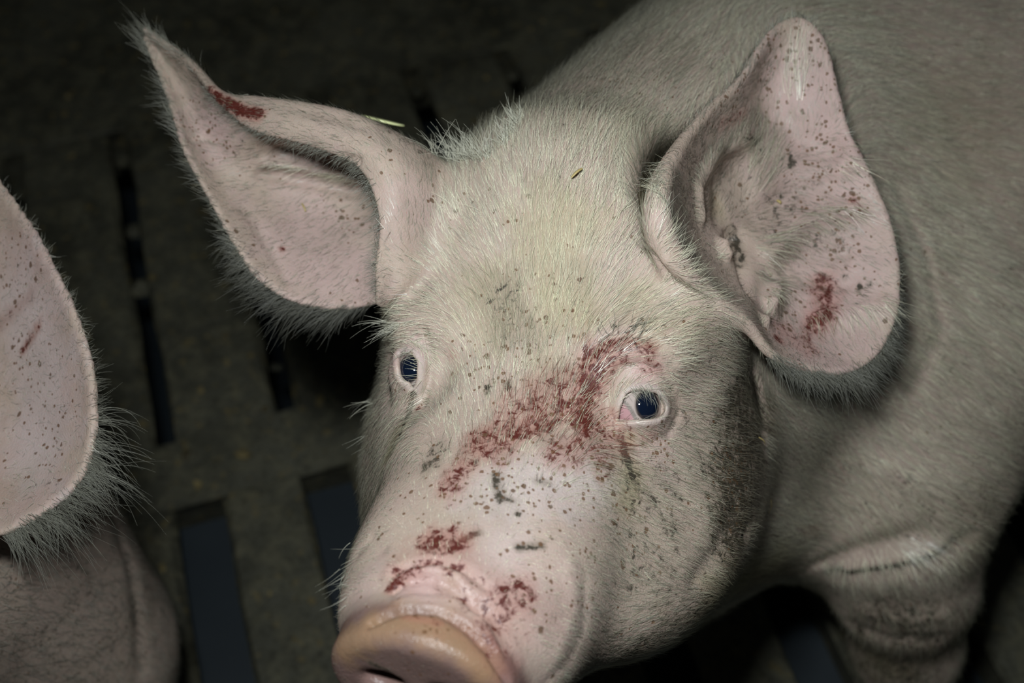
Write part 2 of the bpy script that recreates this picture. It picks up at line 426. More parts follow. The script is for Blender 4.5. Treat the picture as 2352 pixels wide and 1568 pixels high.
def skin_material():
    m, nt, b = new_mat('pig_skin'); N = NT(nt)
    co = N.n('ShaderNodeTexCoord').outputs['Object']
    A = N.rgb(N.attr('paint_a').outputs['Color']); Bc = N.rgb(N.attr('paint_b').outputs['Color']); Cc = N.rgb(N.attr('paint_c').outputs['Color'])
    blood, dirt_shade, yellow = A[0], A[1], A[2]; pink, speck, wet = Bc[0], Bc[1], Bc[2]; disc, lid = Cc[0], Cc[1]
    n_big = N.noise(co, 14, 3); n_mid = N.noise(co, 70, 4); n_fine = N.noise(co, 260, 4, 0.6); n_str = N.math('ADD', N.math('MULTIPLY', N.math('SUBTRACT', N.noise(co, 210, 6, 0.72, 0.5), 0.5), 1.9), 0.5)
    dirt_shade = N.math('ADD', dirt_shade, N.math('MULTIPLY', N.math('SUBTRACT', N.noise(co, 24, 5, 0.65), 0.44), 1.6, clamp=True))
    base = N.mix(n_big, (0.45, 0.345, 0.275), (0.55, 0.44, 0.36))
    base = N.mix(N.math('MULTIPLY', pink, 0.9, clamp=True), base, (0.57, 0.41, 0.385))
    base = N.mix(N.math('MULTIPLY', N.math('SUBTRACT', n_mid, 0.42), 1.2, clamp=True), base, (0.43, 0.30, 0.275))
    base = N.mix(N.math('MULTIPLY', yellow, 0.5, clamp=True), base, (0.42, 0.36, 0.18))
    dcol = N.mix(n_mid, (0.15, 0.092, 0.080), (0.27, 0.172, 0.150))
    base = N.mix(disc, base, N.mix(N.math('MULTIPLY', yellow, 0.85, clamp=True), dcol, (0.34, 0.205, 0.105)))
    base = N.mix(lid, base, (0.57, 0.50, 0.475))
    # grime, with the painted fall-off of light on the cheeks
    base = N.mix(N.math('MULTIPLY', dirt_shade, 0.55, clamp=True), base, (0.20, 0.165, 0.12))
    f = N.math('MULTIPLY', N.math('SUBTRACT', N.math('ADD', N.math('MULTIPLY', dirt_shade, 0.50), n_str), 0.86), 4.5, clamp=True)
    f = N.math('MULTIPLY', f, N.math('MULTIPLY', dirt_shade, 2.5, clamp=True))
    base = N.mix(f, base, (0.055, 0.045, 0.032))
    # grazed, bloody skin
    base = N.mix(N.math('MULTIPLY', blood, 0.55, clamp=True), base, (0.36, 0.13, 0.10))
    f = N.math('MULTIPLY', N.math('SUBTRACT', N.math('ADD', N.math('MULTIPLY', blood, 0.50), n_str), 0.82), 4.5, clamp=True)
    f = N.math('MULTIPLY', f, N.math('MULTIPLY', blood, 2.5, clamp=True))
    base = N.mix(f, base, (0.095, 0.018, 0.012))
    # specks of dirt
    for sc, rad, k, col in ((400, 0.40, 0.75, (0.15, 0.075, 0.034)), (220, 0.32, 0.45, (0.115, 0.062, 0.03))):
        v = N.n('ShaderNodeTexVoronoi'); v.inputs['Scale'].default_value = sc; nt.links.new(co, v.inputs['Vector'])
        rnd = N.rgb(v.outputs['Color'])[0]
        near = N.math('MULTIPLY', N.math('SUBTRACT', N.math('MULTIPLY', N.math('ADD', N.rgb(v.outputs['Color'])[1], 0.4), rad), N.math('ADD', v.outputs['Distance'], N.math('MULTIPLY', N.math('SUBTRACT', n_fine, 0.5), 1.1))), 9.0, clamp=True)
        on = N.math('LESS_THAN', rnd, N.math('MULTIPLY', N.math('ADD', speck, 0.03), k))
        base = N.mix(N.math('MULTIPLY', N.math('MULTIPLY', near, on), 0.85), base, col)
    nt.links.new(base, b.inputs['Base Color'])
    N.put(b.inputs['Roughness'], N.math('SUBTRACT', 0.58, N.math('MULTIPLY', wet, 0.26)))
    b.inputs['Specular IOR Level'].default_value = 0.35
    b.inputs['Subsurface Weight'].default_value = 0.12
    b.inputs['Subsurface Radius'].default_value = (1.0, 0.35, 0.2); b.inputs['Subsurface Scale'].default_value = 0.004
    bp_ = N.n('ShaderNodeBump'); bp_.inputs['Strength'].default_value = 0.35; bp_.inputs['Distance'].default_value = 0.0012
    hgt = N.math('ADD', N.math('MULTIPLY', n_fine, 0.7), N.math('ADD', N.math('MULTIPLY', n_mid, 0.8), N.noise(co, 900, 2)))
    nt.links.new(hgt, bp_.inputs['Height']); nt.links.new(bp_.outputs[0], b.inputs['Normal'])
    return m

def hair_material(name, lying):
    m, nt, b = new_mat(name); N = NT(nt)
    if lying: nt.links.new(N.attr('skin_normal').outputs['Vector'], b.inputs['Normal'])
    nt.links.new(N.attr('hair_color').outputs['Color'], b.inputs['Base Color'])
    b.inputs['Roughness'].default_value = 0.35; b.inputs['Specular IOR Level'].default_value = 0.6
    return m

SKIN = skin_material(); HAIR = hair_material('bristle', True); LONG = hair_material('long_bristle', False)

# ------------------------------------------------------------------ working on the skin: creases, stains, hair flow
def normals(V, Q):
    a = np.cross(V[Q[:, 2]] - V[Q[:, 0]], V[Q[:, 3]] - V[Q[:, 1]])
    N = np.zeros_like(V)
    for k in range(4):
        for c in range(3): N[:, c] += np.bincount(Q[:, k], a[:, c], len(V))
    return N / (np.linalg.norm(N, axis=1, keepdims=True) + 1e-12)

class Skin:
    """Finds where on the animal a feature seen in the photograph lies; everything afterwards works with distances in space."""
    def __init__(s, V, Q):
        s.V, s.Q = V, Q; s.N = normals(V, Q); s.tree()
        from mathutils import noise as mn
        s.n1 = np.array([mn.noise(p) for p in (V * 55.0).tolist()]); s.n2 = np.array([mn.noise(p) for p in (V * 170.0).tolist()])
    def tree(s): s.bvh = BVHTree.FromPolygons(s.V.tolist(), s.Q.tolist())
    def hit(s, u, v):
        h = s.bvh.ray_cast(Vector((0, 0, 0)), Vector(_unit(px(u, v, 1.0))))
        return None if h[0] is None else np.array(h[0])
    def path(s, pts, step=9):
        out = []
        for a, b in zip(pts[:-1], pts[1:]) if len(pts) > 1 else [(pts[0], pts[0])]:
            n = max(1, int(np.hypot(b[0] - a[0], b[1] - a[1]) / step))
            for t in np.linspace(0, 1, n + 1):
                h = s.hit(a[0] + (b[0] - a[0]) * t, a[1] + (b[1] - a[1]) * t)
                if h is not None: out.append(h)
        return np.array(out) if out else None
    def dist(s, P, R):
        lo, hi = P.min(0) - R, P.max(0) + R
        idx = np.nonzero(((s.V > lo) & (s.V < hi)).all(1))[0]
        if not len(idx): return idx, None
        d = np.full(len(idx), 1e9)
        for p in P: d = np.minimum(d, ((s.V[idx] - p) ** 2).sum(1))
        return idx, np.sqrt(d)
    def crease(s, pts, w, mm, front=0.05):
        P = s.path(pts)
        if P is None: return
        sg = w * P[:, 2].mean() / FPX
        idx, d = s.dist(P, sg * 3)
        if d is None: return
        f = np.exp(-(d / sg) ** 2) * mm / 1000.0
        fc = -(s.N[idx] * s.V[idx]).sum(1) / np.linalg.norm(s.V[idx], axis=1)
        f *= np.clip((fc - front) * 4, 0, 1)
        s.V[idx] += s.N[idx] * f[:, None]
    def paint(s, arr, ch, pts, r, k, front=-0.3):
        P = s.path(pts, max(4, min(20, r * 0.6)))
        if P is None: return
        R = max(r * P[:, 2].mean() / FPX, 0.0019)
        idx, d = s.dist(P, R * 2.0)
        if d is None: return
        wob = 0.55 if R > 0.006 else 0.25 if R > 0.003 else 0.0
        f = np.clip((1.7 - d / R * (1 + wob * (s.n1[idx] + 0.8 * s.n2[idx]))) / 1.4, 0, 1); f = f * f * (3 - 2 * f) * k
        fc = -(s.N[idx] * s.V[idx]).sum(1) / np.linalg.norm(s.V[idx], axis=1)
        f *= np.clip((fc - front) * 4, 0, 1)
        arr[idx, ch] = np.maximum(arr[idx, ch], f)

def flow_field(skin, guides):
    gp, gd = [], []
    for (a, b) in guides:
        p, q = skin.hit(*a), skin.hit(*b)
        if p is None or q is None or np.linalg.norm(q - p) > 0.12: continue
        gp.append(p); gd.append((q - p) / np.linalg.norm(q - p))
    gp, gd = np.array(gp), np.array(gd)
    out = np.zeros_like(skin.V)
    for a in range(0, len(skin.V), 60000):
        v = skin.V[a:a + 60000]
        d2 = ((v[:, None] - gp[None]) ** 2).sum(2)
        w = 1 / (d2 + 1e-4) ** 2
        out[a:a + 60000] = (w @ gd)
    out -= (out * skin.N).sum(1, keepdims=True) * skin.N
    return out / (np.linalg.norm(out, axis=1, keepdims=True) + 1e-12)

def curves_obj(name, P, rad, colr, parent, nrm=None):
    """P (n,k,3) world points; rad (n,k); colr (n,3)."""
    n, k, _ = P.shape
    cv = bpy.data.hair_curves.new(name)
    cv.add_curves([k] * n)
    cv.attributes['position'].data.foreach_set('vector', np.ascontiguousarray(P, np.float32).ravel())
    r = cv.attributes.get('radius') or cv.attributes.new('radius', 'FLOAT', 'POINT')
    r.data.foreach_set('value', np.ascontiguousarray(rad, np.float32).ravel())
    c = cv.attributes.new('hair_color', 'FLOAT_COLOR', 'CURVE')
    c.data.foreach_set('color', np.concatenate([colr, np.ones((n, 1))], 1).astype(np.float32).ravel())
    if nrm is not None:
        a_ = cv.attributes.new('skin_normal', 'FLOAT_VECTOR', 'CURVE'); a_.data.foreach_set('vector', np.ascontiguousarray(nrm @ CAMM.T, np.float32).ravel())
    cv.materials.append(HAIR if nrm is not None else LONG)
    o = bpy.data.objects.new(name, cv); COL.objects.link(o); o.parent = parent
    o['kind'] = 'stuff'
    return o

def strands(root, N, T, L, lift, rng, k=5, jit=0.17, bend=0.6, r0=0.000092):
    """strands rooted at root, leaning along T, rising along N."""
    n = len(root)
    J = rng.normal(0, jit, (n, 3)); T = T + J; T -= (T * N).sum(1, keepdims=True) * N
    T /= np.linalg.norm(T, axis=1, keepdims=True) + 1e-9
    t = np.linspace(0, 1, k)[None, :, None]
    lf = np.clip(lift * rng.uniform(0.6, 1.5, n), 0.03, 1.2)[:, None, None]
    curl = rng.normal(0, 0.10, (n, 1, 3))
    P = root[:, None] + L[:, None, None] * (t * np.cos(lf) * T[:, None] + (t * np.sin(lf) - bend * t * t * np.sin(lf) * 0.8) * N[:, None] + curl * t * t)
    P[:, 0] -= N * 0.0006
    rad = np.linspace(1, 0.18, k)[None] * (r0 * rng.uniform(0.7, 1.3, (n, 1)))
    return P, rad

def sample_faces(V, Q, w, n, rng):
    a = np.linalg.norm(np.cross(V[Q[:, 2]] - V[Q[:, 0]], V[Q[:, 3]] - V[Q[:, 1]]), axis=1) * w
    c = np.cumsum(a); f = np.searchsorted(c, rng.random(n) * c[-1])
    u, v = rng.random((n, 1)), rng.random((n, 1))
    q = Q[f]
    W = np.concatenate([(1 - u) * (1 - v), u * (1 - v), u * v, (1 - u) * v], 1)
    return q, W
def lerp(q, W, X): return (X[q] * W[:, :, None]).sum(1)

def hair_colors(A, B, C, rng, base=(0.97, 0.92, 0.69)):
    n = len(A)
    v = rng.uniform(0.38, 1.12, (n, 1))
    c = np.array(base)[None] * v
    c = c + rng.normal(0, 0.02, (n, 1)) * np.array([1, 0.6, -0.6])
    def mixin(c, f, col): f = np.clip(f, 0, 1)[:, None]; return c * (1 - f) + np.array(col)[None] * f
    c = mixin(c, A[:, 2] * 0.50, (0.62, 0.58, 0.28))
    c = mixin(c, (A[:, 1] * 1.3 * rng.uniform(0.3, 1.3, n)), (0.115, 0.095, 0.06))
    c = mixin(c, (A[:, 0] * 1.6 * rng.uniform(-0.4, 1.2, n)), (0.22, 0.045, 0.03))
    return np.clip(c, 0.01, 1)

def set_attr(me, name, arr):
    at = me.attributes.new(name, 'FLOAT_COLOR', 'POINT')
    at.data.foreach_set('color', np.concatenate([arr, np.ones((len(arr), 1))], 1).astype(np.float32).ravel())

# ------------------------------------------------------------------ main pig
HWm = lambda L: c2w(h2c(np.array(L)))
FORE = {1: [np.array(q) for q in ((.300, .390, .36), (.322, .350, .29), (.350, .325, .19), (.374, .312, .09), (.382, .296, .025))],
        -1: [bp(-.14, .03, .36), bp(-.15, .02, .28), bp(-.155, -.02, .18), bp(-.155, -.02, .09), bp(-.155, -.04, .025)]}
def pig_f(P):
    W = (P @ CAMM.T.astype(F32) + CAMO.astype(F32)).astype(F32)
    d = body_sdf(W, FORE)
    d = neck_sdf(W, HWm, d)
    d = smin(d, head_sdf(c2h(P)), 0.03)
    return smax(d, -ell(P, px(1690, 445, .590), (0.048, 0.058, 0.118)), 0.014)
er, el = ear_right(), ear_left(EL, EL_C, 0.042, 0.0055)
FS = 0.0022
xs = axis([(-0.26, -0.085, FS), (-0.085, -0.04, .0013), (-0.04, 0.045, FS), (0.045, 0.10, .0013), (0.10, 0.27, FS), (0.27, 0.42, .005), (0.42, 1.55, .012)])
ys = axis([(-0.75, -0.24, .012), (-0.24, 0.0, FS), (0.0, 0.055, .0013), (0.055, 0.26, FS), (0.26, 0.36, .005), (0.36, 0.62, .010)])
zs = axis([(0.40, 0.54, FS), (0.54, 0.64, .0014), (0.64, 0.78, FS), (0.78, 1.0, .006), (1.0, 2.1, .012)])
V, Q = grid_mesh(xs, ys, zs, pig_f, [er, el], 0.012)
V = smooth(V, Q, 3)
print('pig', len(V), len(Q), round(time.time() - T0, 1))
sk = Skin(V, Q)
CREASES = [  # path, half width (px), millimetres (negative sinks)
 ([(900,1318),(944,1292),(1012,1288),(1066,1306),(1120,1350)], 9, -3.2),
 ([(905,1338),(950,1312),(1010,1306),(1060,1326)], 9, 2.2),
 ([(900,1362),(930,1337),(978,1330),(1030,1346),(1080,1392),(1131,1430),(1160,1495)], 7, -2.6),
 ([(905,1385),(951,1371),(1005,1373),(1063,1384),(1110,1430),(1150,1500)], 6, 1.8),
 ([(850,1432),(900,1408),(950,1399),(1010,1404),(1070,1440),(1120,1490),(1165,1560)], 8, -4.5),
 ([(1100,1380),(1150,1440),(1185,1520)], 6, -1.5),
 ([(1345,1330),(1342,1440),(1312,1512),(1262,1562)], 18, -0.6),
 ([(1310,1300),(1318,1400),(1285,1490)], 26, 1.0),
 ([(820,1270),(850,1240),(880,1260)], 16, -1.2),
 ([(1392,950),(1398,880),(1420,845),(1470,835),(1520,850),(1545,890)], 7, -1.6),
 ([(1330,830),(1380,788),(1440,770),(1500,785),(1545,830)], 13, -1.6),
 ([(1420,1005),(1470,1030),(1535,1000),(1560,950)], 9, -1.2),
 ([(975,760),(992,820),(986,880),(972,930)], 9, -1.8),
 ([(908,800),(925,775),(955,772),(975,800)], 7, -1.3),
 ([(1735,850),(1752,950),(1758,1050),(1745,1150),(1715,1230)], 22, -5.0),
 ([(1684,1180),(1650,1260),(1600,1330)], 30, -2.5),
 ([(1884,1297),(2007,1254),(2100,1225)], 26, -6.0),
 ([(1927,1324),(2043,1312),(2134,1296),(2220,1240)], 26, -6.5),
 ([(1950,1300),(2060,1280),(2160,1250)], 22, 5.0),
 ([(1960,1440),(2040,1470),(2150,1470)], 26, -4.0),
 ([(1990,1400),(2080,1420),(2160,1410)], 26, 4.0),
 ([(1765,580),(1850,510),(1960,478)], 22, 6.0),
 ([(1740,500),(1820,440),(1890,420)], 30, -5.0),
 ([(1780,640),(1850,590),(1930,580)], 26, -4.0),
 ([(1685,545)], 24, -8.0), ([(1700,590),(1722,670)], 18, -6.0),
 ([(1655,560),(1665,590)], 13, 6.0), ([(1765,700),(1785,640)], 20, 8.0), ([(1752,735)], 18, 5.0),
 ([(1608,500),(1602,430),(1640,360),(1715,325)], 16, 3.5),
 ([(1650,500),(1650,430),(1700,380)], 32, -3.0),
 ([(1780,270),(1850,330),(1900,350)], 34, -4.0), ([(1860,420),(1950,370)], 26, 4.0), ([(1830,120),(1830,220)], 40, 3.0),
 ([(1880,730),(1960,720),(2030,700)], 26, 3.5), ([(1850,640),(1950,650)], 24, -3.0),
 ([(610,372),(700,384),(820,408)], 11, 5.5), ([(600,398),(700,416),(810,440)], 12, -3.0), ([(640,345),(730,352),(820,370)], 10, -3.0),
 ([(440,322),(500,318),(560,305)], 9, -2.0), ([(560,480),(620,570),(660,640)], 14, -1.5),
 ([(1480,560),(1540,640),(1640,700)], 10, -2.2), ([(1530,600),(1600,660)], 14, 1.6),
 ([(2090,900),(2160,760),(2130,600),(2060,430)], 16, -2.0),
]
for c in CREASES: sk.crease(*c)
sk.V = smooth(sk.V, Q, 1); sk.N = normals(sk.V, Q); sk.tree()
V = sk.V
PA = np.zeros((len(V), 3)); PB = np.zeros((len(V), 3)); PC = np.zeros((len(V), 3))
BLOOD = [([(1365,825),(1350,900),(1335,960)],38,1.0), ([(1490,800),(1410,790),(1360,840)],20,.75), ([(1490,838)],30,.55), ([(1420,800),(1380,860)],30,.8), ([(1300,940),(1200,985),(1110,1025)],44,.82),
 ([(1065,1070),(1030,1115)],30,.75), ([(1290,880),(1180,945)],44,.6), ([(1410,1000),(1280,1045)],38,.62), ([(1490,1000)],20,.5), ([(990,1245),(1055,1250)],38,.85),
 ([(915,1318),(1000,1292)],18,.8), ([(895,1355),(915,1335)],13,.9), ([(1030,1310),(1060,1300)],14,.8), ([(1200,1365),(1150,1400)],48,.7), ([(1192,1340)],9,1.0),
 ([(1085,1390),(1140,1480)],22,.55), ([(1070,1380)],10,.9), ([(482,212),(510,232),(540,246),(590,262)],15,1.2), ([(1892,655),(1898,700),(1870,750)],28,.85), ([(1790,780)],14,.95), ([(1850,800),(1800,760)],30,.5),
 ([(1958,460)],8,1.0), ([(1660,285),(1710,265)],16,.55), ([(960,938)],7,.6), ([(1040,815)],12,.5), ([(1845,1215)],20,.6), ([(648,572)],7,1.0), ([(1330,1010),(1400,960)],24,.7),
 ([(1060,1330),(1160,1420)],80,.42), ([(940,1300),(1050,1290)],60,.40), ([(1110,1450),(1160,1520)],40,.4), ([(1250,1400)],60,.22), ([(930,1415),(1010,1430)],9,.55)]
DIRT_SHADE = [([(1690,960),(1695,1060),(1680,1180)],110,1.0), ([(1725,900),(1735,1000),(1735,1120)],90,.95), ([(1650,1220),(1690,1260)],70,.6), ([(1740,860),(1760,930)],30,.7), ([(1122,890),(1120,905)],9,1.2), ([(1165,880),(1168,892)],10,1.2),
 ([(1190,1256),(1245,1252)],11,1.2), ([(1062,1240),(1100,1222)],11,1.15), ([(985,1065),(1010,1030)],34,.8), ([(1100,1000),(1060,1050)],30,.5), ([(1250,1010),(1350,1030)],30,.55), ([(1280,870),(1230,930)],30,.45), ([(1345,795)],9,1.1), ([(1190,1180)],8,1.0), ([(1235,1105),(1262,1110)],7,1.0), ([(1020,1090)],9,.9), ([(1380,1066),(1400,1075)],9,1.0), ([(1090,1062)],8,.9), ([(1240,978)],9,.9), ([(1135,1090),(1140,1120)],9,1.1), ([(1155,1145),(1180,1150)],8,1.0), ([(1300,850)],9,.8), ([(1060,1030)],12,.8), ([(1215,995),(1258,972)],7,1.1), ([(1140,1095),(1150,1145)],16,.75),
 ([(1190,785),(1235,800)],22,.45), ([(1150,680),(1190,770)],50,.5), ([(1080,640)],40,.25), ([(1330,640)],50,.25), ([(1428,1008),(1440,1050),(1452,1095)],8,1.3), ([(1425,1010),(1440,1060)],16,.8), ([(1450,1110),(1470,1150)],30,.5), ([(1680,530),(1690,560),(1700,605)],16,1.0),
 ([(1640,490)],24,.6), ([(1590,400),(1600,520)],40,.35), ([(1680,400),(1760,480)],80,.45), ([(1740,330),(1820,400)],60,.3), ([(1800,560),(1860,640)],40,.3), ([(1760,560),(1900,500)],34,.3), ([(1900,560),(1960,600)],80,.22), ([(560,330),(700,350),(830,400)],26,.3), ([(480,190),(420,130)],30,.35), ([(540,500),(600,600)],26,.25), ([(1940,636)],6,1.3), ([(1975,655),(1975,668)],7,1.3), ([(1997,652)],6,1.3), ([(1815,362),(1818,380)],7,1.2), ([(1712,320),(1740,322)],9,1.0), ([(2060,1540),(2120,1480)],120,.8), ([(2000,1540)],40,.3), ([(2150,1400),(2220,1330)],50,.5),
 ([(1600,1400),(1450,1500)],46,.65), ([(1470,1180),(1500,1260),(1580,1330)],130,.42), ([(1600,1000),(1620,1100)],80,.42), ([(1640,820)],60,.3), ([(860,1000),(850,1120)],50,.35), ([(1850,1050),(1950,1180)],90,.30), ([(2050,1180),(2250,1150)],90,.5), ([(2200,900),(2280,1050)],170,.34), ([(2060,1420)],110,.8), ([(1110,1395),(1150,1470)],14,.5), ([(1000,1345),(1060,1370)],8,.4), ([(2100,300),(2300,500)],150,.10), ([(1300,250),(1450,120)],80,.3), ([(1130,1180),(1000,1150)],60,.16), ([(1380,1480)],60,.3), ([(1800,1310),(1700,1350)],50,.5), ([(950,905),(940,950),(900,1040)],9,.8), ([(1880,1240),(2050,1200)],40,.35), ([(2200,300),(2352,250)],120,.22), ([(2150,560),(2170,690)],5,.7),  # broad cheek strokes: grime that also paints in the light falling off there
 ([(2290,640),(2340,600)],6,.8), ([(860,1100),(850,1180)],30,.35), ([(1270,770)],6,.9), ([(1410,750)],7,1.0), ([(1065,1382)],7,1.2), ([(1350,200),(1550,150)],70,.28), ([(1330,960)],10,.8), ([(1000,1170)],40,.2), ([(880,1330)],14,.3), ([(790,1560)],4,.6),
 ([(850,1522),(890,1540)],7,1.0), ([(1150,1050)],24,.5), ([(1400,1060),(1330,1040)],30,.45), ([(600,560),(560,480)],14,.4), ([(900,300),(980,370)],30,.4), ([(700,265),(800,285)],14,.4)]
YEL = [([(1285,540),(1280,690)],95,.85), ([(1150,690)],100,.6), ([(1450,1090),(1440,1140)],42,.9), ([(1570,740)],60,.4), ([(920,990),(890,1050)],22,.8), ([(1450,690)],60,.4), ([(1760,1300),(1640,1370)],60,.8),
 ([(2030,1520)],70,.9), ([(1640,470)],30,.7), ([(1500,760)],50,.5), ([(1440,1010)],20,.9), ([(1250,820)],60,.35), ([(1450,300)],120,.25), ([(2200,280)],160,.25), ([(2250,1250)],60,.4)]
PINK = [([(1850,200),(1880,420),(1930,640),(1880,790)],130,.85), ([(1540,500)],50,.5), ([(700,540),(780,620)],120,.75), ([(490,285)],70,.95), ([(700,380)],60,.6), ([(1480,850)],50,.8), ([(955,800)],40,.8), ([(1150,1300),(1250,1400)],120,.55), ([(980,1340)],60,.9),
 ([(1520,1000),(1500,1060)],50,.5), ([(880,940)],40,.4), ([(1250,1120)],120,.35), ([(1450,560)],70,.35), ([(1600,720)],50,.45), ([(1830,1100)],90,.35), ([(2200,1000)],160,.3), ([(950,470)],60,.5), ([(850,1330)],60,.4)]
SPECK = [([(1830,150)],110,.55), ([(1960,420)],70,.75), ([(1880,330),(1930,600)],70,.35), ([(1180,1100),(1330,1060)],110,.5), ([(1280,1300)],110,.45), ([(1250,750),(1150,850)],120,.25), ([(470,290)],50,.8), ([(800,490)],60,.4),
 ([(1300,950)],80,.6), ([(1500,1010)],40,.7), ([(1700,1100)],90,.8), ([(1060,450)],60,.3), ([(1450,1200)],90,.4), ([(950,1150)],80,.3), ([(1420,180)],120,.35), ([(1680,230)],60,.6), ([(1800,700)],60,.5), ([(950,1480)],80,.25)]
BARE = [([(950,1470),(1080,1540)],110,1.0), ([(930,1350),(1000,1335),(1060,1350),(1140,1450)],30,1.0), ([(1440,925),(1500,935)],46,1.0), ([(940,850)],44,1.0), ([(1690,560),(1720,660)],40,.8), ([(1480,850)],40,.6), ([(950,790)],24,.4), ([(1380,930)],20,.5), ([(1500,1000)],40,.4), ([(975,880)],24,.5)]
DISC = [([(800,1500),(860,1450),(930,1425),(1000,1440),(1060,1480),(1110,1530),(1140,1567)],24,1.0), ([(800,1540),(900,1500),(1000,1530)],60,1.0), ([(820,1565),(1080,1567)],60,1.0)]
LID = [([tuple(q) for q in np.array([(1424,925),(1436,898),(1461,885),(1485,884),(1512,893),(1526,912),(1534,935),(1525,958),(1493,972),(1440,975)])],8,.45),
       ([(1150,1130),(1250,1100),(1340,1090)],80,.6), ([(1180,1200),(1150,1260)],60,.3),
       ([(918,808),(935,802),(955,808),(968,830),(968,870),(955,900),(948,890),(928,882),(915,860)],7,.4)]
for lst, arr, ch in ((BLOOD, PA, 0), (DIRT_SHADE, PA, 1), (YEL, PA, 2), (PINK, PB, 0), (SPECK, PB, 1), (BARE, PB, 2), (DISC, PC, 0), (LID, PC, 1)):
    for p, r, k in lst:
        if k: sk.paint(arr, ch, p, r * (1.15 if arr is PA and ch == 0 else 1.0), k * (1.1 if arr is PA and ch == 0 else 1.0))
sk.paint(PA, 2, [(785,1490),(850,1440),(930,1424),(1000,1440),(1060,1482),(1110,1538)], 44, 0.8)
sk.paint(PB, 0, [(800,1560),(860,1560)], 40, 1.0)
# the disc reaches below the frame: by its place on the head
hq = (V - HT) @ HM
PC[:, 0] = np.maximum(PC[:, 0], np.clip((hq[:, 1] - 0.147) / 0.006, 0, 1))
PB[:, 2] = np.maximum(PB[:, 2], np.clip((hq[:, 1] - 0.138) / 0.006, 0, 1))
PC[:, 0] *= np.clip((hq[:, 1] - 0.138) / 0.006, 0, 1)
VW = c2w(V)
pig = mesh_obj('pig', VW, Q, SKIN)
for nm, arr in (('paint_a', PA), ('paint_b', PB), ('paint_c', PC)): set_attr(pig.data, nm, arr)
pig['label'] = 'pale bristly pig with a blood-grazed face and pricked ears looking up from the slats'
pig['category'] = 'pig'
print('painted', round(time.time() - T0, 1))

# eyeballs
def eye_material():
    m, nt, b = new_mat('eye'); N = NT(nt)
    nt.links.new(N.attr('eye_color').outputs['Color'], b.inputs['Base Color'])
    b.inputs['Roughness'].default_value = 0.04; b.inputs['Specular IOR Level'].default_value = 0.6
    b.inputs['Coat Weight'].default_value = 0.6; b.inputs['Coat Roughness'].default_value = 0.02
    return m
EYEM = eye_material()
def eyeball(E, parent, third):
    n, mm = 96, 64
    th = np.linspace(0, math.pi, mm)[:, None]; ph = np.linspace(0, 2 * math.pi, n, endpoint=False)[None]
    w = (HM @ E['w']); ux = _unit(np.cross(w, [0.0, -1.0, 0.1])); vy = np.cross(w, ux)
    bulge = EYE_R * (1 + 0.07 * np.exp(-(th / 0.48) ** 4))
    P = (np.sin(th) * np.cos(ph))[..., None] * ux + (np.sin(th) * np.sin(ph))[..., None] * vy + (np.cos(th) * np.ones_like(ph))[..., None] * w
    D = P.reshape(-1, 3); P = E['cam'] + (P * bulge[..., None]).reshape(-1, 3)
    i, j = np.meshgrid(np.arange(mm - 1), np.arange(n), indexing='ij')
    F = np.stack([i * n + j, i * n + (j + 1) % n, (i + 1) * n + (j + 1) % n, (i + 1) * n + j], -1).reshape(-1, 4)
    ang = (th * np.ones_like(ph)).ravel()
    ell_ = ang * (1 + 0.32 * np.abs(D @ ux))                       # slightly wide pupil
    col = np.tile(np.array([0.46, 0.385, 0.35]), (len(P), 1))
    rn = np.random.default_rng(3)
    def put(f, c):
        nonlocal col
        f = np.clip(f, 0, 1)[:, None]; col = col * (1 - f) + np.array(c) * f
    med = D @ (HM @ third)                                          # towards the inner corner
    put((med - 0.565) / 0.03, (0.27, 0.235, 0.21)); put((med - 0.675) / 0.03, (0.50, 0.29, 0.30))
    put((0.655 - ell_) / 0.04, (0.060, 0.040, 0.028))                # iris
    put((0.625 - ell_) / 0.03, (0.035, 0.030, 0.030))
    put((0.55 - ell_) / 0.05, (0.004, 0.008, 0.020))                # pupil
    o = mesh_obj('eye', c2w(P), F, EYEM, parent)
    at = o.data.attributes.new('eye_color', 'FLOAT_COLOR', 'POINT')
    at.data.foreach_set('color', np.concatenate([col, np.ones((len(col), 1))], 1).astype(np.float32).ravel())
    o['label'] = 'dark glossy eye'
    return o
for E, sx in zip(EYES, (1, -1)):
    t = np.array([-0.62 * sx, 0.75, -0.15]); t -= (t @ E['w']) * E['w']; t = _unit(t)
    eyeball(E, pig, t)

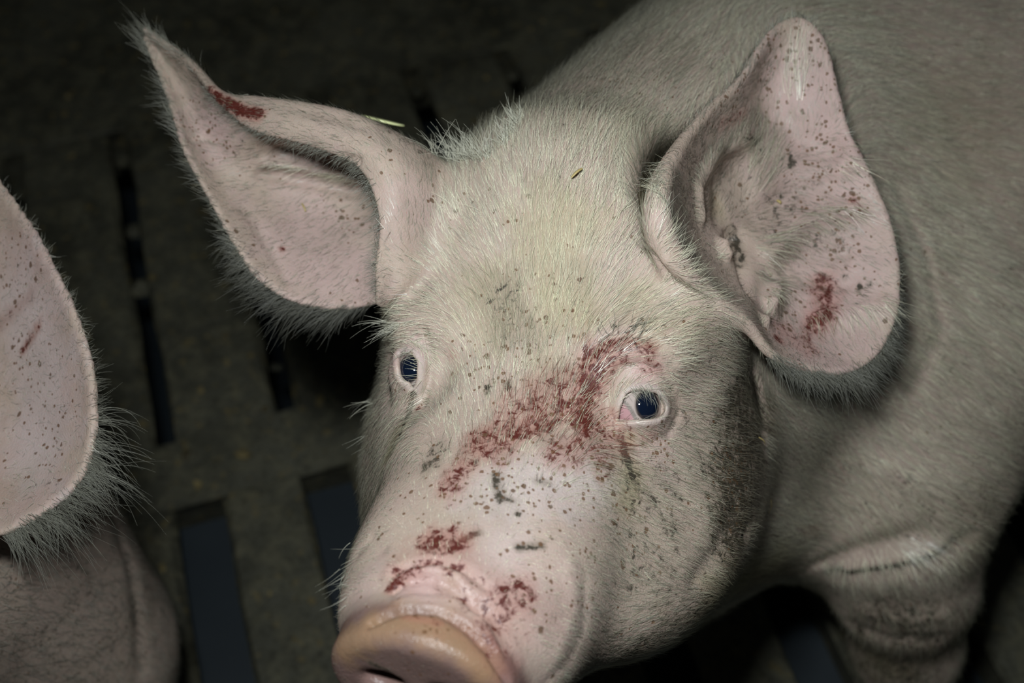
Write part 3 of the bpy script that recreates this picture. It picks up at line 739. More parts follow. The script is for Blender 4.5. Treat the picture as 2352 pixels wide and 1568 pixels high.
# hair
GUIDES = [((1000,1270),(1005,1225)), ((1180,1120),(1200,1050)), ((1060,1150),(1060,1090)), ((1200,900),(1215,830)), ((1080,900),(1070,840)), ((1250,620),(1255,560)), ((1050,620),(1020,570)), ((1440,600),(1470,550)), ((1300,430),(1320,360)),
 ((1130,420),(1120,370)), ((1650,900),(1710,925)), ((1600,1050),(1655,1085)), ((1450,1230),(1505,1275)), ((1350,1400),(1400,1445)), ((1280,1250),(1320,1275)), ((1580,1250),(1640,1290)), ((1700,1120),(1750,1160)), ((1560,780),(1620,760)), ((1600,850),(1660,860)),
 ((910,1000),(885,1050)), ((870,1130),(850,1180)), ((860,1290),(825,1300)), ((930,715),(895,728)), ((960,620),(920,600)), ((1400,230),(1450,180)), ((1250,290),(1275,230)), ((1550,130),(1620,80)), ((1800,950),(1850,1000)), ((1850,1150),(1900,1190)), ((2000,1000),(2060,1050)),
 ((2150,500),(2210,535)), ((2150,200),(2230,225)), ((2000,60),(2080,80)), ((2200,800),(2260,850)), ((1780,1290),(1840,1262)), ((1650,1350),(1710,1322)), ((1500,1450),(1560,1415)), ((2080,1370),(2110,1420)), ((2060,1480),(2060,1530)), ((2250,1100),(2300,1130)),
 ((700,560),(640,600)), ((800,640),(760,675)), ((600,480),(550,500)), ((760,300),(690,285)), ((480,280),(440,250)), ((420,180),(395,130)), ((940,420),(915,365)), ((950,520),(935,450)), ((560,400),(510,410)),
 ((1850,200),(1852,130)), ((1780,160),(1790,110)), ((1950,600),(2010,640)), ((1900,760),(1930,830)), ((1800,780),(1790,820)), ((1560,450),(1525,420)), ((1640,600),(1600,590)), ((1800,560),(1850,600)), ((1940,420),(1985,450)), ((1700,400),(1720,350)), ((1500,700),(1540,680)), ((1680,760),(1720,790)), ((1300,1000),(1330,950)), ((1400,1080),(1450,1110))]
flow = flow_field(sk, GUIDES)
dep = V[:, 2]
fc = -(sk.N * V).sum(1) / np.linalg.norm(V, axis=1)
# which skin belongs to the ears, and how long the coat is where
def near_sheet(sheet, R):
    b = BVHTree.FromPolygons(sheet[0].tolist(), sheet[1]); lo, hi = sheet[0].min(0) - R, sheet[0].max(0) + R
    m = np.zeros(len(V), bool); idx = np.nonzero(((V > lo) & (V < hi)).all(1))[0]
    for i in idx:
        h = b.find_nearest(V[i].tolist(), R)
        if h[0] is not None: m[i] = True
    return m
earm = near_sheet(er, 0.0055) | near_sheet(el, 0.0055)
LEN = np.interp(hq[:, 1], [-0.25, -0.15, -0.06, 0.02, 0.08, 0.14], [0.022, 0.019, 0.013, 0.0095, 0.0075, 0.006])
LEN = np.where(dep > 0.80, 0.015, LEN)
nose = np.clip((hq[:, 1] - 0.035) / 0.04, 0, 1) * np.clip((hq[:, 2] + 0.045) / 0.03, 0, 1)      # the short-haired bridge of the nose
LEN = LEN * (1 - 0.45 * nose)
LEN = np.where(earm, np.where(fc > 0, 0.0065, 0.009), LEN)
low = np.clip((-0.10 - hq[:, 2]) / 0.05, 0, 1) * (hq[:, 1] > -0.08) * (dep < 0.75)
LEN = LEN * (1 + 0.6 * low)
DEN = np.where(dep < 0.80, 1.0, 0.7) * np.where(fc > -0.35, 1.0, 0.12) * np.where(dep > 1.25, 0.1, 1.0)
DEN = DEN * np.where(earm & (fc > 0), 0.8, 1.0) * np.where((hq[:, 1] > -0.16) & ~earm, 1.7, 1.0) * (1 - 0.97 * np.clip(PB[:, 2], 0, 1)) * (1 - 0.5 * nose)
LIFT = np.where(earm, 0.36, np.interp(hq[:, 1], [-0.25, -0.15, -0.05, 0.1], [0.17, 0.26, 0.27, 0.20]))
NH = 245000
q, W = sample_faces(V, Q, DEN[Q].mean(1), NH, rng)
X = np.concatenate([V, sk.N, flow, PA, PB, PC, LEN[:, None], LIFT[:, None]], 1)
X = lerp(q, W, X)
root, Nn, Tn = X[:, 0:3], X[:, 3:6], X[:, 6:9]
Nn = Nn / np.linalg.norm(Nn, axis=1, keepdims=True)
Ln = X[:, 18] * rng.uniform(0.55, 1.3, NH) * (1 - 0.6 * np.clip(X[:, 14], 0, 1))
P, rad = strands(root, Nn, Tn, Ln, X[:, 19], rng)
rad *= np.interp(root[:, 2], [0.66, 0.80], [1.0, 1.5])[:, None]
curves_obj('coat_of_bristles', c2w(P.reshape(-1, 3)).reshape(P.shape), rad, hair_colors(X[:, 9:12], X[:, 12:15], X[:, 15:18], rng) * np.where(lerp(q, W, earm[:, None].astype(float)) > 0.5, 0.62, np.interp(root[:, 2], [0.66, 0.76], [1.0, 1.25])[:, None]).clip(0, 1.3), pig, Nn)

# long hair along the ear edges and tufts
FR = []
def fringe(edge, out, n, L, spread=0.35, grey=0.75, lean=None, r0=0.00009):
    """edge (m,3) points along the rim; out (m,3) directions."""
    m = len(edge); t = rng.random(n) * (m - 1); i = t.astype(int); f = (t - i)[:, None]
    p = edge[i] * (1 - f) + edge[np.minimum(i + 1, m - 1)] * f + rng.normal(0, 0.0016, (n, 3))
    d = out[i] * (1 - f) + out[np.minimum(i + 1, m - 1)] * f
    d = d / np.linalg.norm(d, axis=1, keepdims=True) + rng.normal(0, spread, (n, 3)) * 0.6
    d /= np.linalg.norm(d, axis=1, keepdims=True)
    k = 6; tt = np.linspace(0, 1, k)[None, :, None]
    ln = np.interp(t / (m - 1), np.linspace(0, 1, len(L)), L) * rng.uniform(0.45, 1.15, n)
    ln = ln[:, None, None]
    cl = rng.normal(0, 0.22, (max(4, n // 14), 3)); ci = (t / m * len(cl)).astype(int) % len(cl)
    d = d + cl[ci]; d /= np.linalg.norm(d, axis=1, keepdims=True)
    ln *= rng.uniform(0.6, 1.25, len(cl))[ci][:, None, None]
    bend = rng.normal(0, 0.14, (n, 1, 3)) + (0 if lean is None else np.asarray(lean)[None, None])
    PP = p[:, None] + ln * (tt * d[:, None] + bend * tt * tt)
    rad = np.linspace(1, 0.2, k)[None] * (r0 * rng.uniform(0.7, 1.3, (n, 1)))
    c = np.array([0.72, 0.72, 0.58])[None] * rng.uniform(grey * 0.7, grey * 1.25, (n, 1))
    FR.append((PP, rad, c))
eg = er[0].reshape(90, 70, 3)
def imgdir(u, v, d=0.0): return np.array([u, v, d], float)
trail = eg[3:82, -1]; to = trail - eg[3:82, -4]; to /= np.linalg.norm(to, axis=1, keepdims=True)
fringe(trail[:46], to[:46] * 0.45 + imgdir(-0.9, 0.22, .15), 900, [.014, .026, .024, .018, .013], grey=0.2, spread=.22)
fringe(trail[30:], to[30:] * 0.3 + imgdir(-0.6, -0.45, .05), 600, [.013, .011, .010, .012, .016], grey=0.28, spread=.2)
fr = eg[4:70, 0]; fo = fr - eg[4:70, 3]; fo /= np.linalg.norm(fo, axis=1, keepdims=True)
fringe(fr, fo * 0.6 + imgdir(-0.8, 0.1, .1), 1300, [.009, .012, .012, .010, .008], grey=0.30)
tip = np.concatenate([eg[74:, 0], eg[74:, -1][::-1]])
fringe(tip, np.tile(imgdir(-0.65, -0.6, 0.1), (len(tip), 1)), 300, [.010, .018, .018, .010], grey=0.42)
top = eg[20:74, 28]; fringe(top, np.tile(imgdir(-0.75, -0.35, .1), (len(top), 1)), 260, [.007, .006, .007], grey=0.5)
lg = el[0].reshape(140, 50, 3); rim = lg[:, -1]; ro = rim - lg[:, -5]; ro /= np.linalg.norm(ro, axis=1, keepdims=True)
a0, a1 = int(10 / 21 * 140), int(14.6 / 21 * 140)
fringe(rim[a0:a1], ro[a0:a1] * 0.8 + imgdir(0.35, 0.45, .35), 1300, [.012, .020, .021, .016, .009], grey=0.24)
fringe(rim[a1:], ro[a1:] * 0.6 + imgdir(0.3, -0.4, .2), 500, [.007, .005, .006, .010], grey=0.32)
fringe(rim[:26], ro[:26] * 0.6 + imgdir(-0.3, -0.5, .1), 420, [.010, .008, .006, .005], grey=0.4)
def tuft(pts, d, n, L, spread=0.3, grey=1.0, lean=None, r0=0.00016):
    E_ = sk.path(pts, 8)
    if E_ is None: return
    if len(E_) == 1: E_ = np.repeat(E_, 2, 0)
    fringe(E_, np.tile(np.array(d, float), (len(E_), 1)), n, [L, L], spread, grey, lean, r0)
tuft([(985,350),(1050,368),(1130,362)], (-0.15, -0.75, -0.5), 160, .022, .45, 0.8, (-.15, .1, 0))
tuft([(1150,345),(1200,270)], (-0.5, -0.6, -0.4), 120, .016, .4, 0.8)
tuft([(885,715),(900,760),(925,745)], (-0.85, 0.12, -0.45), 34, .020, .3, 0.8, (0, .22, 0), 0.00011)
tuft([(860,905),(850,950)], (-0.95, -0.02, -0.3), 9, .020, .25, 0.8, (0, .2, 0), 0.0001)
tuft([(845,985),(835,1020)], (-0.7, 0.5, -0.2), 6, .014, .3, 0.6, None, 0.00009)
tuft([(822,1250),(800,1330),(795,1390)], (-0.8, 0.45, -0.2), 22, .014, .4, 0.5, None, 0.0001)
tuft([(815,1240)], (-0.75, -0.6, -0.3), 2, .022, .1, 0.9, (0, .1, 0))
# tuft([(1480,1470),(1560,1425),(1660,1375)], (0.8, 0.3, -0.1), 34, .016, .6, 0.8, (.1, .1, 0), 0.00012)
# tuft([(1360,1530),(1450,1490)], (0.3, 0.8, -0.1), 40, .016, .5, 0.7, None, 0.00012)
tuft([(1380,770),(1440,762),(1500,790)], (0.35, -0.2, -0.6), 26, .018, .6, 0.3)
# lashes along the upper lids
for pts, d, n in (([(1436,897),(1461,889),(1485,888),(1510,898),(1520,910)], (0.28, 0.42, -0.55), 70), ([(918,812),(934,806),(950,810)], (-0.8, 0.35, -0.45), 30)):
    tuft(pts, d, n, .0075, .16, 0.6, (0, .25, 0), 0.00008)
for nm, lst in (('long_hair', FR),):
    PP = np.concatenate([f[0] for f in lst]); rr = np.concatenate([f[1] for f in lst]); cc = np.concatenate([f[2] for f in lst])
    curves_obj(nm, c2w(PP.reshape(-1, 3)).reshape(PP.shape), rr, np.clip(cc, 0, 1), pig)
print('hair', round(time.time() - T0, 1))

# ------------------------------------------------------------------ second pig: only its ear, jowl and shoulder reach into the frame
OFF2 = np.array([-0.4850, 0.0950, 0.0])                       # the same head carriage, further to the left
BACK2 = _unit([-0.86, 0.51, 0.0]); LEFT2 = np.array([BACK2[1], -BACK2[0], 0.0])
BACK, LEFT, SH = BACK2, LEFT2, np.array([-0.67, 0.36, 0.0])
BR = np.stack([LEFT, BACK, UPV], 1)
HW2 = lambda L: c2w(h2c(np.array(L)) + OFF2)
FORE2 = {1: [np.array(q) for q in ((-.395, .330, .40), (-.372, .295, .30), (-.350, .275, .19), (-.335, .262, .09), (-.330, .245, .025))],
         -1: [bp(-.14, .03, .36), bp(-.15, .02, .28), bp(-.155, -.02, .18), bp(-.155, -.02, .09), bp(-.155, -.04, .025)]}
def pig2_f(P):
    W = (P @ CAMM.T.astype(F32) + CAMO.astype(F32)).astype(F32)
    d = body_sdf(W, FORE2)
    d = neck_sdf(W, HW2, d)
    d = smin(d, cap(W, (-.400, .325, .49), (-.368, .290, .27), 0.095, 0.092), 0.05)
    d = smin(d, head_sdf(c2h(P - OFF2.astype(F32))), 0.03)
    return smax(d, -ell(P, px(1690, 470, .590) + OFF2, (0.044, 0.060, 0.080)), 0.015)
EL2 = [(-60,345,.690),(0,428,.680),(62,512,.668),(112,600,.655),(157,690,.642),(190,780,.632),(211,870,.625),(216,950,.620),(208,1030,.617),(190,1082,.615),(150,1135,.612),(100,1172,.610),(50,1200,.608),(0,1222,.607),
       (-80,1210,.604),(-160,1140,.600),(-230,1030,.598),(-290,900,.600),(-300,760,.610),(-260,620,.630),(-200,480,.655),(-130,380,.680)]
el2 = ear_left(EL2, (-120, 880, .690), 0.03); er2 = (er[0] + OFF2, er[1], er[2])
xs = axis([(-1.75, -0.80, .016), (-0.80, -0.50, .006), (-0.50, -0.20, .0028)])
ys = axis([(-0.60, -0.16, .014), (-0.16, 0.0, .0055), (0.0, 0.34, .0030), (0.34, 0.62, .008)])
zs = axis([(0.40, 0.56, .005), (0.56, 0.74, .0028), (0.74, 0.95, .005), (0.95, 2.0, .015)])
V2, Q2 = grid_mesh(xs, ys, zs, pig2_f, [er2, el2], 0.010)
V2 = smooth(V2, Q2, 3)
sk2 = Skin(V2, Q2)
for c in ([(262,1185),(300,1300),(318,1420),(325,1540)], 24, -2.5), ([(0,700),(80,740)], 26, 1.5), ([(20,980),(160,960)], 30, 1.2): sk2.crease(*c)
sk2.N = normals(sk2.V, Q2); sk2.tree(); V2 = sk2.V
A2 = np.zeros((len(V2), 3)); B2 = np.zeros((len(V2), 3)); C2 = np.zeros((len(V2), 3))
for p, r, k in (([(92,742),(70,780),(52,806)],10,1.0), ([(70,680),(0,745)],18,.5)): sk2.paint(A2, 0, p, r, k * .8); sk2.paint(A2, 1, p, r, k * .8)
for p, r, k in (([(330,1200),(340,1400)],40,.5), ([(60,1350),(150,1400),(250,1500)],190,.42), ([(300,1330),(310,1480)],12,.6)): sk2.paint(A2, 1, p, r, k)
sk2.paint(A2, 2, [(20,1120)], 60, .4)
for p, r, k in (([(60,640),(120,900),(60,1100)],110,.85), ([(150,1350)],140,.2)): sk2.paint(B2, 0, p, r, k)
for p, r, k in (([(40,620)],80,.35), ([(60,850),(120,950)],100,.25)): sk2.paint(B2, 1, p, r, k)
sk2.paint(C2, 1, [(40,700),(100,850),(90,1000)], 110, .6)
pig2 = mesh_obj('pig', c2w(V2), Q2, SKIN)
for nm, arr in (('paint_a', A2), ('paint_b', B2), ('paint_c', C2)): set_attr(pig2.data, nm, arr)
pig2['label'] = 'second pig at the edge, only its broad fringed ear and grey shoulder showing'
pig2['category'] = 'pig'
for E, sx in zip(EYES, (1, -1)):
    t = np.array([-0.62 * sx, 0.75, -0.15]); t -= (t @ E['w']) * E['w']; t = _unit(t)
    eyeball(dict(E, cam=E['cam'] + OFF2), pig2, t)
for o in (pig, pig2): o['group'] = 'pigs on the slatted floor'
G2 = [((60,640),(110,620)), ((100,800),(150,790)), ((100,950),(160,960)), ((60,1100),(90,1140)), ((100,1300),(160,1320)), ((250,1300),(300,1340)), ((150,1480),(210,1490)), ((300,1480),(330,1520))]
fl2 = flow_field(sk2, G2)
fc2 = -(sk2.N * V2).sum(1) / np.linalg.norm(V2, axis=1)
pxx = CX + FPX * V2[:, 0] / V2[:, 2]
den = np.where((fc2 > -0.3) & (pxx > -250), 1.0, 0.03)
b_ = BVHTree.FromPolygons(el2[0].tolist(), el2[1]); ear2 = np.zeros(len(V2), bool)
for i in np.nonzero(((V2 > el2[0].min(0) - .006) & (V2 < el2[0].max(0) + .006)).all(1))[0]:
    if b_.find_nearest(V2[i].tolist(), 0.006)[0] is not None: ear2[i] = True
den = den * np.where(ear2, 0.6, 1.0)
NH2 = 26000
q, W = sample_faces(V2, Q2, den[Q2].mean(1), NH2, rng)
X = lerp(q, W, np.concatenate([V2, sk2.N, fl2, A2, B2, C2, np.where(ear2, .0065, .012)[:, None]], 1))
Nn = X[:, 3:6] / np.linalg.norm(X[:, 3:6], axis=1, keepdims=True)
P, rad = strands(X[:, 0:3], Nn, X[:, 6:9], X[:, 18] * rng.uniform(.5, 1.3, NH2), np.full(NH2, .30), rng, jit=0.4, r0=0.00013)
curves_obj('coat_of_bristles', c2w(P.reshape(-1, 3)).reshape(P.shape), rad, hair_colors(X[:, 9:12], X[:, 12:15], X[:, 15:18], rng, (0.86, 0.82, 0.68)), pig2, Nn)
FR.clear()
l2 = el2[0].reshape(140, 50, 3); rim2 = l2[:, -1]; ro = rim2 - l2[:, -5]; ro /= np.linalg.norm(ro, axis=1, keepdims=True)
a0, a1 = int(7.5 / 22 * 140), int(13.2 / 22 * 140); b0 = int(1 / 22 * 140)
fringe(rim2[a0:a1], ro[a0:a1] * 0.7 + imgdir(0.70, 0.25, .25), 650, [.012, .026, .034, .030, .024], grey=0.34, lean=(-.1, .25, 0), spread=.25)
fringe(rim2[b0:a0], ro[b0:a0] * 0.8 + imgdir(0.3, -0.3, .1), 450, [.005, .006, .010, .014], grey=0.36)
tuft2 = rim2[int(7.0 / 22 * 140):int(9.5 / 22 * 140)]
fringe(tuft2, np.tile(imgdir(0.95, 0.1, 0), (len(tuft2), 1)), 90, [.030, .036], spread=.2, grey=0.42, lean=(-.15, .35, 0))
PP = np.concatenate([f[0] for f in FR]); rr = np.concatenate([f[1] for f in FR]); cc = np.concatenate([f[2] for f in FR])
curves_obj('long_hair', c2w(PP.reshape(-1, 3)).reshape(PP.shape), rr, np.clip(cc, 0, 1), pig2)
print('pig two', len(V2), round(time.time() - T0, 1))

# ------------------------------------------------------------------ ear tag on the back of the ear
def lathe(prof, n=40):
    P = []; F = []
    for i, (r, z) in enumerate(prof):
        for j in range(n):
            a = 2 * math.pi * j / n; P.append((r * math.cos(a), r * math.sin(a), z))
    for i in range(len(prof) - 1):
        for j in range(n): F.append((i * n + j, i * n + (j + 1) % n, (i + 1) * n + (j + 1) % n, (i + 1) * n + j))
    return np.array(P), np.array(F)
m, nt, b = new_mat('tag_plastic'); N = NT(nt)
nn = N.noise(N.n('ShaderNodeTexCoord').outputs['Object'], 300, 3)
nt.links.new(N.mix(nn, (0.62, 0.66, 0.30), (0.72, 0.74, 0.42)), b.inputs['Base Color']); b.inputs['Roughness'].default_value = 0.35
TAGM = m
tc = px(880, 278, .662); view = _unit(tc); along = px(930, 297, .668) - px(830, 273, .668); along = _unit(along - (along @ view) * view)
nrm = _unit(np.cross(view, along)); nrm = nrm if nrm[1] < 0 else -nrm
nrm = _unit(nrm - 0.03 * view); ax2 = np.cross(nrm, along)
MT = np.stack([along, ax2, nrm], 1)
P_, F_ = lathe([(0.0001, -.0008), (.0125, -.0008), (.0133, -.0004), (.0135, .0), (.0133, .0006), (.0125, .0010), (.004, .0010), (.0001, .0010)])
tag = mesh_obj('ear_tag', c2w(P_ @ MT.T + tc), F_, TAGM, pig); tag['label'] = 'pale yellow round ear tag'
P_, F_ = lathe([(.0001, -.0090), (.0022, -.0088), (.0022, -.0006), (.0001, -.0004)], 16)
mesh_obj('stud', c2w(P_ @ MT.T + tc), F_, TAGM, tag)

# ------------------------------------------------------------------ slatted concrete floor over the slurry pit
def floor_material():
    m, nt, b = new_mat('dirty_concrete'); N = NT(nt)
    co = N.n('ShaderNodeTexCoord').outputs['Object']
    n1 = N.noise(co, 6, 6, 0.6, 0.3); n2 = N.noise(co, 32, 6, 0.65, 0.5); n3 = N.noise(co, 140, 4, 0.6)
    c = N.mix(N.math('MULTIPLY', N.math('SUBTRACT', n1, 0.38), 3.2, clamp=True), (0.050, 0.049, 0.031), (0.120, 0.118, 0.082))
    c = N.mix(N.math('MULTIPLY', N.math('SUBTRACT', n2, 0.45), 4.0, clamp=True), c, (0.155, 0.145, 0.088))
    c = N.mix(N.math('MULTIPLY', N.math('SUBTRACT', n3, 0.52), 5.0, clamp=True), c, (0.034, 0.031, 0.018))
    c = N.mix(N.math('MULTIPLY', N.math('SUBTRACT', N.noise(co, 60, 3), 0.60), 8.0, clamp=True), c, (0.20, 0.155, 0.06))
    nt.links.new(c, b.inputs['Base Color'])
    N.put(b.inputs['Roughness'], N.math('ADD', 0.55, N.math('MULTIPLY', n2, 0.3)))
    bm_ = N.n('ShaderNodeBump'); bm_.inputs['Strength'].default_value = 0.8; bm_.inputs['Distance'].default_value = 0.006
    nt.links.new(N.math('ADD', n2, N.math('MULTIPLY', n3, 0.5)), bm_.inputs['Height']); nt.links.new(bm_.outputs[0], b.inputs['Normal'])
    return m
CONC = floor_material()
FA = math.radians(17.5); FD = np.array([-math.sin(FA), math.cos(FA)]); FN = np.array([math.cos(FA), math.sin(FA)])
def slab(name, c0, c1, a0_, a1_, parent, z1=0.0, th=0.11, ch=0.008, seed=0):
    """chamfered beam: across c0..c1, along a0..a1, with slightly worn, uneven edges."""
    r_ = np.random.default_rng(seed)
    n = max(2, int((a1_ - a0_) / 0.06)); prof = [(c0, -th), (c0 + 0.012, -0.03), (c0 + 0.003, -ch), (c0 + ch, 0.0), ((c0 + c1) / 2, 0.0012), (c1 - ch, 0.0), (c1 - 0.003, -ch), (c1 - 0.012, -0.03), (c1, -th)]
    if th < 0.2: prof[0] = (c0 + 0.025, -th); prof[-1] = (c1 - 0.025, -th)
    k = len(prof); Vv = []; Ff = []
    for i, t in enumerate(np.linspace(a0_, a1_, n + 1)):
        end = 0.004 if i in (0, n) else 0.0
        for j, (c, z) in enumerate(prof):
            jc = r_.normal(0, 0.0018) if j in (2, 3, 5, 6) else 0.0
            p = FN * (c + jc) + FD * t
            Vv.append((p[0], p[1], z1 + z - end + (r_.normal(0, 0.0008) if 2 <= j <= 6 else 0)))
    for i in range(n):
        for j in range(k - 1): Ff.append((i * k + j, i * k + j + 1, (i + 1) * k + j + 1, (i + 1) * k + j))
        Ff.append((i * k + k - 1, i * k, (i + 1) * k, (i + 1) * k + k - 1))
    me = bpy.data.meshes.new(name); me.from_pydata(Vv, [], [f[::-1] for f in Ff] + [tuple(range(k)), tuple(range((n + 1) * k - 1, n * k - 1, -1))])
    me.materials.append(CONC); me.update()
    o = bpy.data.objects.new(name, me); COL.objects.link(o); o.parent = parent
    return o
floor = bpy.data.objects.new('floor', None); COL.objects.link(floor); floor['kind'] = 'structure'
floor['label'] = 'dark dung-stained concrete slatted floor'
sd = 0
ROWS = [(-0.62, -0.02, .147, .042, -.180), (0.07, .632, .150, .050, -.180), (.728, 1.265, .147, .017, -.205), (1.66, 2.25, .147, .022, -.195)]
lo_c, hi_c = -1.25, 2.3
for (r0_, r1_, sp, gap, cen) in ROWS:
    k0 = int(math.floor((lo_c - cen) / sp)); k1 = int(math.ceil((hi_c - cen) / sp))
    for k in range(k0, k1):
        c0 = cen + k * sp + gap / 2; c1 = cen + (k + 1) * sp - gap / 2
        slab('slat', c0, c1, r0_ - 0.004, r1_ + 0.004, floor, seed=sd); sd += 1
edges = [(-0.72, -0.62)] + [(ROWS[i][1], ROWS[i + 1][0]) for i in range(len(ROWS) - 1)] + [(2.25, 2.6)]
for (a_, b__) in edges:
    # cross bar: same beam turned across the slats
    FD, FN = FN.copy(), -FD.copy()
    slab('cross_bar', -b__, -a_, lo_c, hi_c, floor, z1=-0.0005, ch=0.004, seed=sd); sd += 1
    FD, FN = -FN.copy(), FD.copy()
# barn wall far behind, out of the frame
Vv, Ff = [], []
for (x0, x1, y0, y1, z0, z1) in ((-2.2, 3.0, 3.45, 3.60, -0.5, 2.4),):
    Vv += [(x, y, z) for x in (x0, x1) for y in (y0, y1) for z in (z0, z1)]
    Ff += [(0, 1, 3, 2), (4, 6, 7, 5), (0, 4, 5, 1), (2, 3, 7, 6), (0, 2, 6, 4), (1, 5, 7, 3)]
me = bpy.data.meshes.new('wall_back'); me.from_pydata(Vv, [], Ff); me.materials.append(CONC)
o = bpy.data.objects.new('wall_back', me); COL.objects.link(o); o['kind'] = 'structure'; o['label'] = 'dark concrete barn wall behind the pen'
# slurry below
m, nt, b = new_mat('slurry'); N = NT(nt)
co = N.n('ShaderNodeTexCoord').outputs['Object']
nt.links.new(N.mix(N.noise(co, 9, 4), (0.016, 0.024, 0.031), (0.034, 0.046, 0.054)), b.inputs['Base Color']); b.inputs['Roughness'].default_value = 0.5
def slurry(name, a_, b__, z):
    q = [FN * c + FD * t for c, t in ((lo_c, a_), (hi_c, a_), (hi_c, b__), (lo_c, b__))]
    me = bpy.data.meshes.new(name); me.from_pydata([(p[0], p[1], z) for p in q], [], [(0, 1, 2, 3)]); me.materials.append(m)
    o = bpy.data.objects.new(name, me); COL.objects.link(o); o['kind'] = 'stuff'; o['category'] = 'slurry'
    return o
o = slurry('slurry', -0.7, 0.66, -0.085); o['label'] = 'blue-grey slurry close under the wide slots'
o = slurry('slurry', 0.68, 2.6, -0.45); o['label'] = 'dark slurry deep under the narrow slots'
# feed crumbs and dung bits on the slats
m, nt, b = new_mat('crumb'); N = NT(nt)
gi_ = N.n('ShaderNodeTexCoord').outputs['Object']
nt.links.new(N.mix(N.math('MULTIPLY', N.math('SUBTRACT', N.noise(gi_, 25, 2), 0.35), 3, clamp=True), (0.06, 0.048, 0.022), (0.28, 0.22, 0.09)), b.inputs['Base Color']); b.inputs['Roughness'].default_value = 0.7
Vv, Ff = [], []
ico = np.array([(0, 0, 1), (.89, 0, .45), (.28, .85, .45), (-.72, .53, .45), (-.72, -.53, .45), (.28, -.85, .45), (.72, .53, -.45), (-.28, .85, -.45), (-.89, 0, -.45), (-.28, -.85, -.45), (.72, -.53, -.45), (0, 0, -1)])
icf = [(0,1,2),(0,2,3),(0,3,4),(0,4,5),(0,5,1),(1,6,2),(2,7,3),(3,8,4),(4,9,5),(5,10,1),(6,7,2),(7,8,3),(8,9,4),(9,10,5),(10,6,1),(11,7,6),(11,8,7),(11,9,8),(11,10,9),(11,6,10)]
r_ = np.random.default_rng(11)
def on_slat(p):
    a_, c_ = p @ FD, p @ FN
    for (r0_, r1_, sp, gap, cen) in ROWS:
        if r0_ - .01 < a_ < r1_ + .01:
            f = ((c_ - cen) / sp) % 1.0 * sp
            return gap / 2 + .008 < f < sp - gap / 2 - .008
    return True
cnt_ = 0
while cnt_ < 520:
    p = np.array([r_.uniform(-0.8, 0.9), r_.uniform(0.1, 1.9)])
    if not on_slat(p): continue
    sz = abs(r_.normal(0.0022, 0.0018)) + 0.0010
    v = ico * r_.uniform(0.5, 1.3, (12, 1)) * np.array([sz * r_.uniform(.8, 1.8), sz, sz * 0.55])
    a_ = r_.uniform(0, 6.28); R_ = np.array([[math.cos(a_), -math.sin(a_), 0], [math.sin(a_), math.cos(a_), 0], [0, 0, 1]])
    v = v @ R_.T + np.array([p[0], p[1], 0.001 + sz * 0.3]); o0 = len(Vv)
    Vv += v.tolist(); Ff += [tuple(o0 + q for q in f) for f in icf]; cnt_ += 1
me = bpy.data.meshes.new('crumbs'); me.from_pydata(Vv, [], Ff); me.materials.append(m)
o = bpy.data.objects.new('crumbs', me); COL.objects.link(o); o['kind'] = 'stuff'; o['category'] = 'crumbs'; o['label'] = 'feed crumbs and dung bits scattered on the slats'
Dv, Df = [], []
for _ in range(46):                                               # dung caught in the narrow slots
    r0_, r1_, sp, gap, cen = ROWS[2]
    p = FN * (cen + sp * r_.integers(-2, 6)) + FD * r_.uniform(r0_ + .02, r1_ - .02)
    sz = r_.uniform(0.008, 0.014)
    v = ico * r_.uniform(0.6, 1.25, (12, 1)) * np.array([sz, sz * r_.uniform(.8, 2.0), sz * 0.7]); o0 = len(Dv)
    v = v + np.array([p[0], p[1], -0.010 - r_.uniform(0, .012)])
    Dv += v.tolist(); Df += [tuple(o0 + q for q in f) for f in icf]
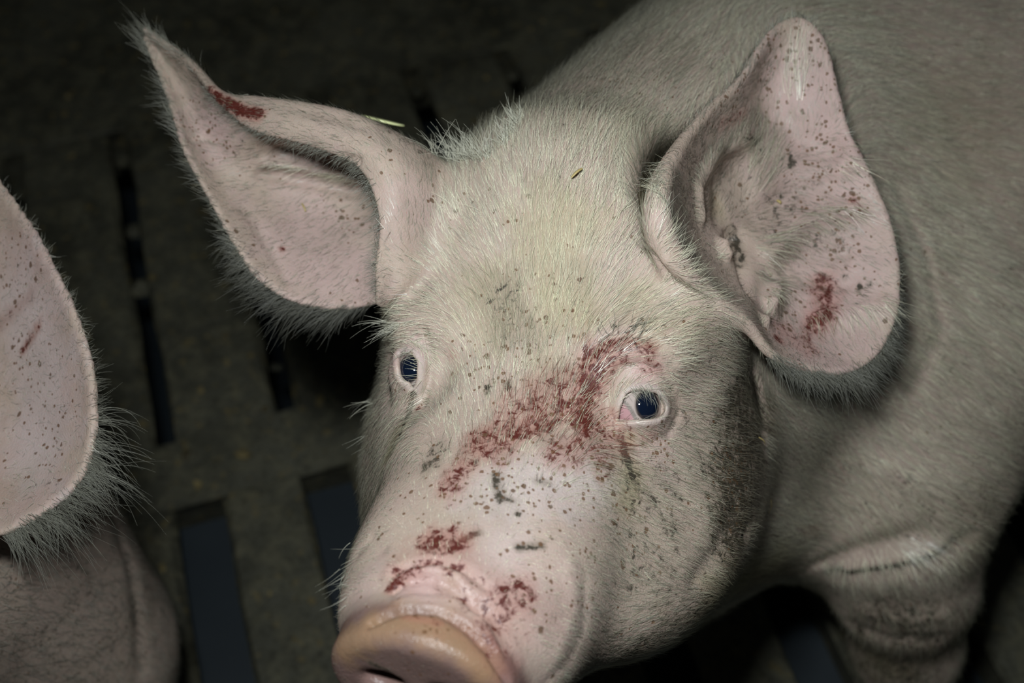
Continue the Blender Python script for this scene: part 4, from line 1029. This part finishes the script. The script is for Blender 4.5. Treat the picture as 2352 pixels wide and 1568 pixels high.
me = bpy.data.meshes.new('dung'); me.from_pydata(Dv, [], Df); me.materials.append(CONC)
o = bpy.data.objects.new('dung', me); COL.objects.link(o); o['kind'] = 'stuff'; o['category'] = 'dung'; o['label'] = 'dark dung lumps clogging the narrow floor slots'

# ------------------------------------------------------------------ bits of straw caught in the coat
m, nt, b = new_mat('straw'); N = NT(nt)
nt.links.new(N.mix(N.noise(N.n('ShaderNodeTexCoord').outputs['Object'], 200, 2), (0.36, 0.27, 0.09), (0.55, 0.45, 0.20)), b.inputs['Base Color']); b.inputs['Roughness'].default_value = 0.5
def straw(p0, p1, wd__, label, lift=0.004):
    A_, B_ = sk.hit(*p0), sk.hit(*p1)
    n_ = sk.N[np.argmin(((V - A_) ** 2).sum(1))]
    A_, B_ = A_ + n_ * lift, B_ + n_ * lift
    d = _unit(B_ - A_); sidev = _unit(np.cross(d, n_)); Pp, Fq = [], []
    for t in np.linspace(0, 1, 6):
        c = A_ + (B_ - A_) * t + n_ * 0.0012 * math.sin(3.1 * t)
        r = wd__ * (0.55 + 0.45 * math.sin(math.pi * (0.15 + 0.7 * t)))
        for k in range(6):
            an = k / 6 * 2 * math.pi; Pp.append(c + sidev * r * math.cos(an) + n_ * r * 0.45 * math.sin(an))
    for i in range(5):
        for k in range(6): Fq.append((i * 6 + k, i * 6 + (k + 1) % 6, (i + 1) * 6 + (k + 1) % 6, (i + 1) * 6 + k))
    o = mesh_obj('straw_bit', c2w(np.array(Pp)), Fq, m)
    o['label'] = label; o['category'] = 'straw'; o['group'] = 'bits of straw caught in the bristles'
straw((1313,415), (1338,394), .00075, 'short brown straw bit lying on the forehead between the ears')
straw((1728,1006), (1742,1022), .0006, 'curved straw bit on the dark dirty jowl')
straw((1757,1142), (1752,1172), .0005, 'thin straw bit on the lower jowl fold')
straw((693,469), (702,488), .0006, 'dark seed husk inside the sideways ear', .0015)
straw((1781,460), (1790,468), .0010, 'pale yellow crumb of straw inside the upright ear', .0015)
print('done', round(time.time() - T0, 1))
